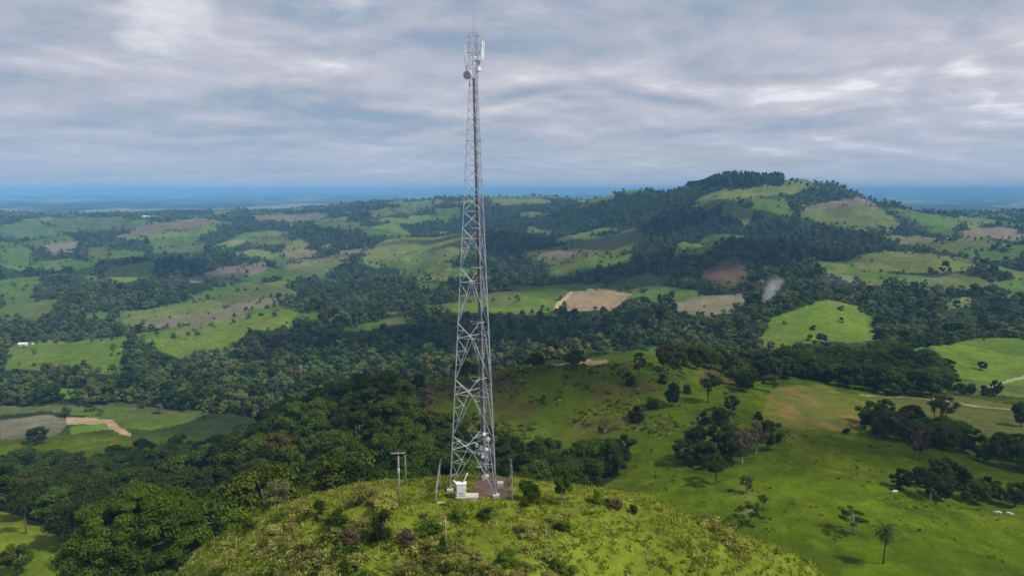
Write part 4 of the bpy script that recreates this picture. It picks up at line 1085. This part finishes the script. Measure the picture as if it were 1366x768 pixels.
# ------------------------------------------------------------------ compound: slab, cabinet, fence
def gz(x, y): return float(height(x, y))
slab_x, slab_y, _ = ground(622.5, 668, 78, 92)
slab = tag(MB().box((0, 0, .0), (2.9, 1.5, .55)).build('concrete_slab', M['concrete'], None, bevel=.04), 'long low pale concrete plinth under the white cabinet', 'concrete plinth')
slab.location = (slab_x, slab_y + .75, .12)
SZ = .12 + .275
cab = empty('equipment_cabinet', (slab_x - .72, slab_y + .72, SZ), R(3), 'white boxy equipment cabinet with raised lid on the concrete plinth beside the mast', 'cabinet')
MB().box((0, 0, .82), (1.22, .8, 1.6)).build('body', M['white'], cab, bevel=.03)
MB().box((0, 0, 1.66), (1.34, .92, .07)).build('cap', M['white'], cab, bevel=.015)
d = MB().box((-.02, -.415, .82), (1.06, .03, 1.40)).build('door', M['white'], cab, bevel=.01)
MB().box((.40, -.445, .85), (.04, .03, .22)).build('handle', M['darkgrey'], d)
mb = MB()
for j in range(6): mb.box((-.05, -.437, .32 + j * .05), (.6, .014, .02))
mb.build('vent', M['grey'], d)
MB().box((.52, .18, 2.25), (.12, .62, 1.25), Matrix.Rotation(R(24), 4, 'Y')).build('raised_lid', M['white'], cab, bevel=.02)
MB().box((-.78, .1, 1.78), (.10, .3, .62), Matrix.Rotation(R(-42), 4, 'Y')).build('side_flap', M['white'], cab, bevel=.02)
MB().box((0, 0, .01), (1.1, .7, .06)).build('base', M['darkgrey'], cab)

bx, by, bz = ground(667.5, 650, 84, 95)
pier = tag(MB().box((0, 0, .2), (.8, .8, 1.0)).build('concrete_block', M['concrete'], None, bevel=.04), 'square pale concrete block behind the right leg of the mast', 'concrete block'); pier.location = (bx, by, 0)

FX0, FX1, FY0, FY1 = -9.75, .05, 83.6, 92.4
fence = empty('wire_fence', ((FX0 + FX1) / 2, 88, 0), 0, 'broken wire fence with old concrete posts around the mast compound', 'fence')
fo = np.array([(FX0 + FX1) / 2, 88, 0])
def fence_run(pts, hts, leans):
    tops = []
    for (x, y), h, ln in zip(pts, hts, leans):
        z0 = gz(x, y); b_ = np.array([x, y, z0]) - fo
        mb = MB(); k1 = b_ + [ln[0] * h, ln[1] * h, h]
        mb.tube(b_ + [0, 0, -.4], k1, .065, .055, 4)
        arm = k1 + np.array([.22 * (1 if x < -5 else -1), 0, .32]); mb.tube(k1, arm, .06, .045, 4)
        mb.build('fence_post', M['oldconcrete'], fence, bevel=.01); tops.append((b_, k1, arm))
    mb = MB()
    for (b0, t0, a0), (b1, t1, a1) in zip(tops[:-1], tops[1:]):
        for f_ in np.linspace(.06, 1, 14): mb.tube(b0 + (t0 - b0) * f_, b1 + (t1 - b1) * f_ + [0, 0, random.uniform(-.05, .03)], .012, .012, 3, False)
        for f_ in np.linspace(0, 1, 16)[1:-1]:
            mb.tube(b0 + (b1 - b0) * f_ + [0, 0, .1], t0 + (t1 - t0) * f_, .010, .010, 3, False)
        mb.tube(a0, a1, .012, .012, 3, False)
    mb.build('fence_wire', M['oldconcrete'], fence)
fence_run([(FX0, FY0), (FX0 - .12, FY0 + 2.9), (FX0 - .22, FY0 + 5.8), (FX0 - .35, FY1)], (1.9, 2.0, 2.1, 2.6), ((.02, 0), (.03, .02), (.0, 0), (.02, 0)))
fence_run([(FX1, FY0), (FX1 + .0, FY0 + 2.9), (FX1 - .05, FY0 + 5.8), (FX1 - .1, FY1)], (2.1, 2.1, 2.2, 2.6), ((0, 0), (-.02, 0), (0, .02), (-.01, 0)))
kerb = tag(MB().box((0, 0, .03), (1.1, .35, .16)).build('concrete_sill', M['concrete'], None, bevel=.03), 'short pale concrete sill at the foot of the left front fence post', 'concrete sill'); kerb.location = (FX0 + .75, FY0 - .1, gz(FX0 + .75, FY0 - .1))

# poles
def metres(px, py, Y0, Y1):
    X, Y, Z = ground(px, py, Y0, Y1); return X, Y, Z, (Y * CP + (CAMZ - Z) * SP) / F0
x, y, zz, m_ = metres(533, 676, 74, 95); h = 76 * m_
pole = empty('utility_pole', (x, y, zz), R(6), 'tall grey utility pole with a crossarm and transformer left of the mast', 'utility pole')
MB().tube((0, 0, -.5), (0, 0, h), .13, .09, 10).build('pole', M['oldconcrete'], pole, True)
MB().box((0, -.15, h - .08), (1.75, .10, .11)).build('crossarm', M['wood'], pole, bevel=.01)
for xx in (-.78, -.3, .78): MB().lathe([(.02, 0), (.035, .02), (.025, .05), (.035, .07), (.015, .1)], 8, Matrix.Translation((xx, -.16, h - .05))).build('insulator', M['white'], pole, True)
mb = MB(); mb.lathe([(.12, 0), (.15, .04), (.15, .6), (.11, .66), (.04, .7)], 12, Matrix.Translation((0, -.28, h - 2.7))); mb.box((0, -.15, h - 2.3), (.1, .2, .1)); mb.build('transformer', M['grey'], pole, True)
x, y, zz, m_ = metres(541.5, 648, 86, 100); h2 = 42 * m_
pole2 = empty('plain_pole', (x, y, zz), 0, 'thin bare pole without crossarm behind the utility pole', 'pole')
MB().tube((0, 0, -.5), (0, 0, h2), .12, .085, 8).build('shaft', M['oldconcrete'], pole2, True)
MB().lathe([(.09, 0), (.10, .03), (.04, .08)], 8, Matrix.Translation((0, 0, h2 - .02))).build('pole_cap', M['grey'], pole2, True)
for px, py, hp, r, mt, lab in ((594.5, 732, 44, .07, 'wood', 'thin wooden post alone on the slope below the white cabinet'), (728, 745, 50, .05, 'oldconcrete', 'slender grey post on the scrubby slope right of the mast')):
    x, y, zz, m_ = metres(px, py, 60, 90); h3 = hp * m_
    mb = MB(); mb.path([(0, 0, -.4), (.02, 0, h3 * .5), (0, .02, h3)], [r * 1.1, r, r * .85], 6)
    po = tag(mb.build('fence_post', M[mt], None, True), lab, 'post'); po.location = (x, y, zz)

# ------------------------------------------------------------------ cattle, farm buildings
def cow_mesh():
    me = bpy.data.meshes.new('cow'); bm = bmesh.new()
    P_ = {'p': (-.75, 0, 1.05), 'm': (-.1, 0, .98), 's': (.55, 0, 1.05), 'n': (.95, 0, 1.0), 'h': (1.25, 0, .72), 'z': (1.45, 0, .45), 't': (-.92, 0, 1.0), 'u': (-1.0, 0, .5)}
    Rr = {'p': .33, 'm': .38, 's': .34, 'n': .2, 'h': .15, 'z': .09, 't': .06, 'u': .04}
    E = [('p', 'm'), ('m', 's'), ('s', 'n'), ('n', 'h'), ('h', 'z'), ('p', 't'), ('t', 'u')]
    for s_ in (-1, 1):
        for nm, x, par in (('f', .55, 's'), ('b', -.75, 'p')):
            P_[f'{nm}1{s_}'] = (x, .2 * s_, .68); P_[f'{nm}2{s_}'] = (x + (.04 if nm == 'f' else -.08), .2 * s_, .36); P_[f'{nm}3{s_}'] = (x, .2 * s_, .03)
            Rr[f'{nm}1{s_}'] = .13; Rr[f'{nm}2{s_}'] = .075; Rr[f'{nm}3{s_}'] = .06
            E += [(par, f'{nm}1{s_}'), (f'{nm}1{s_}', f'{nm}2{s_}'), (f'{nm}2{s_}', f'{nm}3{s_}')]
        P_[f'e{s_}'] = (1.18, .2 * s_, .84); Rr[f'e{s_}'] = .04; E.append(('h', f'e{s_}'))
    lay = bm.verts.layers.skin.verify()
    vs = {k: bm.verts.new(v) for k, v in P_.items()}
    for a, b_ in E: bm.edges.new((vs[a], vs[b_]))
    for k, v in vs.items(): v[lay].radius = (Rr[k], Rr[k]); v[lay].use_root = (k == 'm')
    bm.to_mesh(me); bm.free(); return me
cm = cow_mesh(); cm.materials.append(M['cow'])
for px, py, rz, lab in ((1193, 659, .3, 'white cow grazing alone beside the shaded grove'), (1331, 687, 2.8, 'larger white cow on the pasture at the right edge'), (1346, 688, -.5, 'white cow just behind the larger one at the right edge')):
    x, y, zz = ground(px, py, 150, 260); o = tag(link('cow', cm), lab, 'cow', 'white cattle on the right pasture'); o.location = (x, y, zz); o.rotation_euler = (0, 0, rz); o.scale = (.98,) * 3
    md = o.modifiers.new('skin', 'SKIN'); md.use_smooth_shade = True; md2 = o.modifiers.new('sub', 'SUBSURF'); md2.levels = md2.render_levels = 1
def farmhouse(px, py, Y0, Y1, w, l, h, rz, lab, roof='rooftile'):
    x, y, zz = ground(px, py, Y0, Y1); o = empty('farm_building', (x, y, zz), rz, lab, 'farm building')
    MB().box((0, 0, h / 2 - .5), (l, w, h + 1)).build('wall', M['limewash'], o)
    a, b_, c_ = l / 2 + .4, w / 2 + .5, w * .28
    MB().add([(-a, -b_, h), (a, -b_, h), (a, b_, h), (-a, b_, h), (-a, 0, h + c_), (a, 0, h + c_)], [(0, 1, 5, 4), (2, 3, 4, 5), (1, 2, 5), (3, 0, 4), (3, 2, 1, 0)]).build('roof', M[roof], o)
    MB().box((l * .1, -w / 2 - .03, 1.05), (1.1, .06, 2.1)).build('door', M['darkdoor'], o)
    for xx in (-l * .3, l * .35): MB().box((xx, -w / 2 - .03, 1.6), (1.2, .06, 1.1)).build('window', M['darkdoor'], o)
farmhouse(195, 291, 2800, 4400, 14, 34, 6, .1, 'long white farm building far off among the left fields', 'limewash')
farmhouse(31, 461, 600, 900, 5, 9, 2.2, .2, 'white farmhouse on the crest of the left green field', 'limewash')
farmhouse(42, 459, 600, 900, 3.5, 5, 1.8, -.3, 'smaller white outbuilding right of the farmhouse on the left green field')

# ------------------------------------------------------------------ smoke
def smoke(name, px, py, Y0, Y1, size, lift, dens, label, seed, col=(.97, .98, 1.0), tilt=0, plume=False):
    x, y, zz = ground(px, py, Y0, Y1)
    bm = bmesh.new(); bmesh.ops.create_icosphere(bm, subdivisions=3, radius=1.0); me = bpy.data.meshes.new(name); bm.to_mesh(me); bm.free()
    m = bpy.data.materials.new(name); t = nt(m); tc = node(t, 'ShaderNodeTexCoord')
    n = noise_n(t, 1.9, 5, .62, tc.outputs['Object']); n.inputs['Distortion'].default_value = 1.2
    ln = node(t, 'ShaderNodeVectorMath', operation='LENGTH'); t.links.new(tc.outputs['Object'], ln.inputs[0])
    xyz = node(t, 'ShaderNodeSeparateXYZ'); t.links.new(tc.outputs['Object'], xyz.inputs[0])
    hgt = maprange(t, xyz.outputs['Z'], -1, 1, 0, 1)
    if plume:      # rises from the ground, leans and widens as it goes
        dx = math_n(t, 'SUBTRACT', xyz.outputs['X'], math_n(t, 'SUBTRACT', math_n(t, 'MULTIPLY', math_n(t, 'POWER', hgt, 1.6), 1.1), .55))
        rad = math_n(t, 'ADD', math_n(t, 'MULTIPLY', hgt, .42), .16)
        rr = math_n(t, 'DIVIDE', math_n(t, 'SQRT', math_n(t, 'ADD', math_n(t, 'MULTIPLY', dx, dx), math_n(t, 'MULTIPLY', xyz.outputs['Y'], xyz.outputs['Y']))), rad)
        core = math_n(t, 'MULTIPLY', maprange(t, math_n(t, 'ADD', rr, math_n(t, 'MULTIPLY', math_n(t, 'SUBTRACT', n.outputs['Fac'], .5), 3.0)), .1, 1.0, 1, 0), maprange(t, hgt, .15, .9, 1, .08))
    else:
        core = math_n(t, 'MULTIPLY', maprange(t, n.outputs['Fac'], .40, .68, 0, 1), maprange(t, ln.outputs['Value'], .1, .95, 1, 0))
    de = math_n(t, 'MULTIPLY', math_n(t, 'MULTIPLY', core, maprange(t, ln.outputs['Value'], .78, 1.0, 1, 0)), dens)
    v = node(t, 'ShaderNodeVolumePrincipled'); v.inputs['Color'].default_value = (*col, 1); t.links.new(de, v.inputs['Density'])
    out_mat(t, None, v.outputs[0]); me.materials.append(m)
    o = link(name, me); o.location = (x, y, zz + lift); o.scale = size; o.rotation_euler = (0, R(tilt), 0)
    return tag(o, label, 'smoke', None, 'stuff')
smoke('smoke', 1029, 412, 850, 1150, (24, 15, 28), 16, .24, 'white smoke plume rising behind the round topped field', .3, plume=True)
smoke('smoke', 1122, 386, 900, 1300, (58, 18, 12), 12, .018, 'thin blue smoke drifting over the woods right of the white plume', 1.1, (.66, .82, 1.0))
smoke('smoke', 1236, 384, 900, 1400, (58, 18, 12), 12, .016, 'thin blue smoke lying over the woods far right of the white plume', 2.2, (.66, .82, 1.0))

# ------------------------------------------------------------------ haze
hz = bpy.data.materials.new('haze'); t = nt(hz); v = node(t, 'ShaderNodeVolumePrincipled')
v.inputs['Color'].default_value = (.25, .575, .98, 1); v.inputs['Density'].default_value = .95e-4; v.inputs['Anisotropy'].default_value = -.3
out_mat(t, None, v.outputs[0])
print('terrain', ZZ.min(), ZZ.max())
zmin, zmax = float(ZZ.min()) - 1.5, max(float(ZZ.max()) + 30, 64.0)
hb = MB().box((0, 24800, (zmin + zmax) / 2), (110000, 50000, zmax - zmin)).build('haze', hz)
tag(hb, 'blue haze filling the valley air', 'haze', None, 'stuff')

# ------------------------------------------------------------------ light and sky
SHADE_CLOUDS = [(12, 318, 125, 52), (235, 240, 105, 26), (70, 800, 240, 105), (420, 1350, 420, 170), (-900, 1650, 500, 190), (330, 2100, 600, 200)]   # where the shade falls, and its half sizes
SUN_EL, SUN_AZ = R(50), R(110)          # azimuth clockwise from the view direction (+Y)
sd = bpy.data.lights.new('sun', 'SUN'); sd.energy = 4.0; sd.angle = R(3.0); sd.color = (1.0, .95, .86)
so = bpy.data.objects.new('sun', sd); COL.objects.link(so)
dv = Vector((math.sin(SUN_AZ) * math.cos(SUN_EL), math.cos(SUN_AZ) * math.cos(SUN_EL), math.sin(SUN_EL)))
so.rotation_euler = dv.to_track_quat('Z', 'Y').to_euler(); so.location = dv * 300

# clouds added unseen above the frame, placed to throw the patches of shade
mc = bpy.data.materials.new('cloud'); t = nt(mc)
d_ = node(t, 'ShaderNodeBsdfDiffuse'); d_.inputs['Color'].default_value = (.9, .9, .92, 1)
tr = node(t, 'ShaderNodeBsdfTranslucent'); tr.inputs['Color'].default_value = (.8, .82, .86, 1)
mx = node(t, 'ShaderNodeMixShader'); mx.inputs[0].default_value = .5; t.links.new(d_.outputs[0], mx.inputs[1]); t.links.new(tr.outputs[0], mx.inputs[2]); out_mat(t, mx.outputs[0])
ALT = 760.0; off = dv * (ALT / dv.z)
for k, (sx_, sy_, rx, ry) in enumerate(SHADE_CLOUDS):
    bm = bmesh.new(); g = np.random.default_rng(500 + k)
    for j in range(26):
        a, r_ = g.random() * 6.28, math.sqrt(g.random()) * .85; rr_ = g.uniform(.18, .36)
        m4 = Matrix.Translation((math.cos(a) * r_ * rx, math.sin(a) * r_ * ry, 0)) @ Matrix.Diagonal((rx * rr_, ry * rr_ * 1.1, min(rx, ry) * rr_ * .8, 1))
        bmesh.ops.create_icosphere(bm, subdivisions=3, radius=1.0, matrix=m4)
    for v_ in bm.verts:
        q = v_.co * (6.0 / min(rx, ry)); n_ = math.sin(q.x * 2.1 + 1.3 * k) * math.sin(q.y * 1.9) * .5 + math.sin(q.x * 5.3 + q.z * 3) * math.sin(q.y * 4.7) * .25
        v_.co *= 1 + .10 * n_
    me = bpy.data.meshes.new('cloud'); bm.to_mesh(me); bm.free(); me.polygons.foreach_set('use_smooth', np.ones(len(me.polygons), bool))
    o = link('cloud', me, mc); o.location = (sx_ + off.x, sy_ + off.y, ALT + min(rx, ry) * .3)
    tag(o, 'unseen grey cloudlike mass added above the hills to shade them', 'cloud', None, 'stuff')

t = world.node_tree; t.nodes.clear()
sky = node(t, 'ShaderNodeTexSky', sky_type='NISHITA'); sky.sun_disc = False; sky.sun_elevation = SUN_EL; sky.sun_rotation = SUN_AZ
sky.air_density = 1.0; sky.dust_density = 1.5
tc = node(t, 'ShaderNodeTexCoord'); sx = node(t, 'ShaderNodeSeparateXYZ'); t.links.new(tc.outputs['Generated'], sx.inputs[0])
zc = math_n(t, 'MAXIMUM', sx.outputs['Z'], 0.0); den = math_n(t, 'ADD', zc, .15)
cx_, cy_ = math_n(t, 'DIVIDE', sx.outputs['X'], den), math_n(t, 'DIVIDE', sx.outputs['Y'], den)
cv = node(t, 'ShaderNodeCombineXYZ'); t.links.new(cx_, cv.inputs[0]); t.links.new(cy_, cv.inputs[1])
def cloud_n(off, sx_, sy_, scale, det, rough, dist):
    m = node(t, 'ShaderNodeMapping'); t.links.new(cv.outputs[0], m.inputs['Vector']); m.inputs['Location'].default_value = off; m.inputs['Scale'].default_value = (sx_, sy_, 1)
    n = noise_n(t, scale, det, rough, m.outputs[0]); n.inputs['Distortion'].default_value = dist; return n.outputs['Fac']
A1 = cloud_n((3.1, 7.7, 0), 1.0, 1.0, 1.15, 8, .56, .25)
A2 = cloud_n((3.1, 7.7 + .16, 0), 1.0, 1.0, 1.15, 8, .56, .25)           # the same cloud a little nearer: tells tops from undersides
B1 = cloud_n((1.3, 2.2, 4), 1.0, 1.0, 2.8, 8, .6, .2)
W1 = cloud_n((5.3, 1.2, 4), .5, 1.0, .55, 4, .5, .3)
rel = math_n(t, 'MULTIPLY', math_n(t, 'SUBTRACT', A1, A2), .75)
shade = math_n(t, 'ADD', math_n(t, 'ADD', math_n(t, 'MULTIPLY', A1, .46), math_n(t, 'MULTIPLY', B1, .12)), math_n(t, 'ADD', rel, math_n(t, 'MULTIPLY', W1, .46)))
rp = node(t, 'ShaderNodeValToRGB'); t.links.new(shade, rp.inputs[0])
el = rp.color_ramp.elements
el[0].position = .33; el[0].color = (2.9, 3.8, 5.1, 1)
el[1].position = .72; el[1].color = (8.2, 8.4, 8.9, 1)
for pos, cc in ((.42, (3.7, 4.35, 5.4, 1)), (.49, (4.5, 4.85, 5.75, 1)), (.565, (5.3, 5.45, 6.25, 1)), (.64, (6.2, 6.3, 6.95, 1))):
    e = el.new(pos); e.color = cc
hole = cloud_n((9.3, .4, 2), .6, 1.0, .7, 6, .55, .3)
skyc = mixc(t, maprange(t, hole, .60, .72, 0, .55), rp.outputs['Color'], sky.outputs['Color'])
top = maprange(t, sx.outputs['Z'], .3, .8, 0, .6); skyc = mixc(t, top, skyc, (5.4, 5.4, 5.6, 1))
low = maprange(t, sx.outputs['Z'], 0.0, .12, .75, 0)
skyc = mixc(t, low, skyc, (4.3, 5.1, 6.4, 1))
def glow(dx, dy, dz, w0, w1, amt):          # thin places where the sun comes through the cloud
    global skyc
    dp = node(t, 'ShaderNodeVectorMath', operation='DOT_PRODUCT'); t.links.new(tc.outputs['Generated'], dp.inputs[0])
    dp.inputs[1].default_value = Vector((dx, dy, dz)).normalized()
    k = math_n(t, 'ADD', maprange(t, dp.outputs['Value'], w0, w1, 0, 1), math_n(t, 'MULTIPLY', math_n(t, 'SUBTRACT', B1, .5), 4.5))
    k2 = math_n(t, 'MULTIPLY', maprange(t, k, .25, 1.35, 0, amt), maprange(t, dp.outputs['Value'], w0, (w0 + w1) / 2, 0, 1))
    skyc = mixc(t, k2, skyc, (9.0, 9.2, 9.6, 1))
glow(-.475, .97, .222, .9968, 1.0, .5); glow(-.25, .97, .282, .9975, 1.0, .5)
bg = node(t, 'ShaderNodeBackground'); bg.inputs['Strength'].default_value = .10; t.links.new(skyc, bg.inputs['Color'])
wo = node(t, 'ShaderNodeOutputWorld'); t.links.new(bg.outputs[0], wo.inputs[0])

scene.cycles.use_denoising = True
scene.cycles.max_bounces = 5; scene.cycles.diffuse_bounces = 2; scene.cycles.transmission_bounces = 2; scene.cycles.volume_bounces = 2
scene.cycles.transparent_max_bounces = 8
scene.cycles.volume_step_rate = 4.0; scene.cycles.volume_max_steps = 64
scene.render.use_persistent_data = False
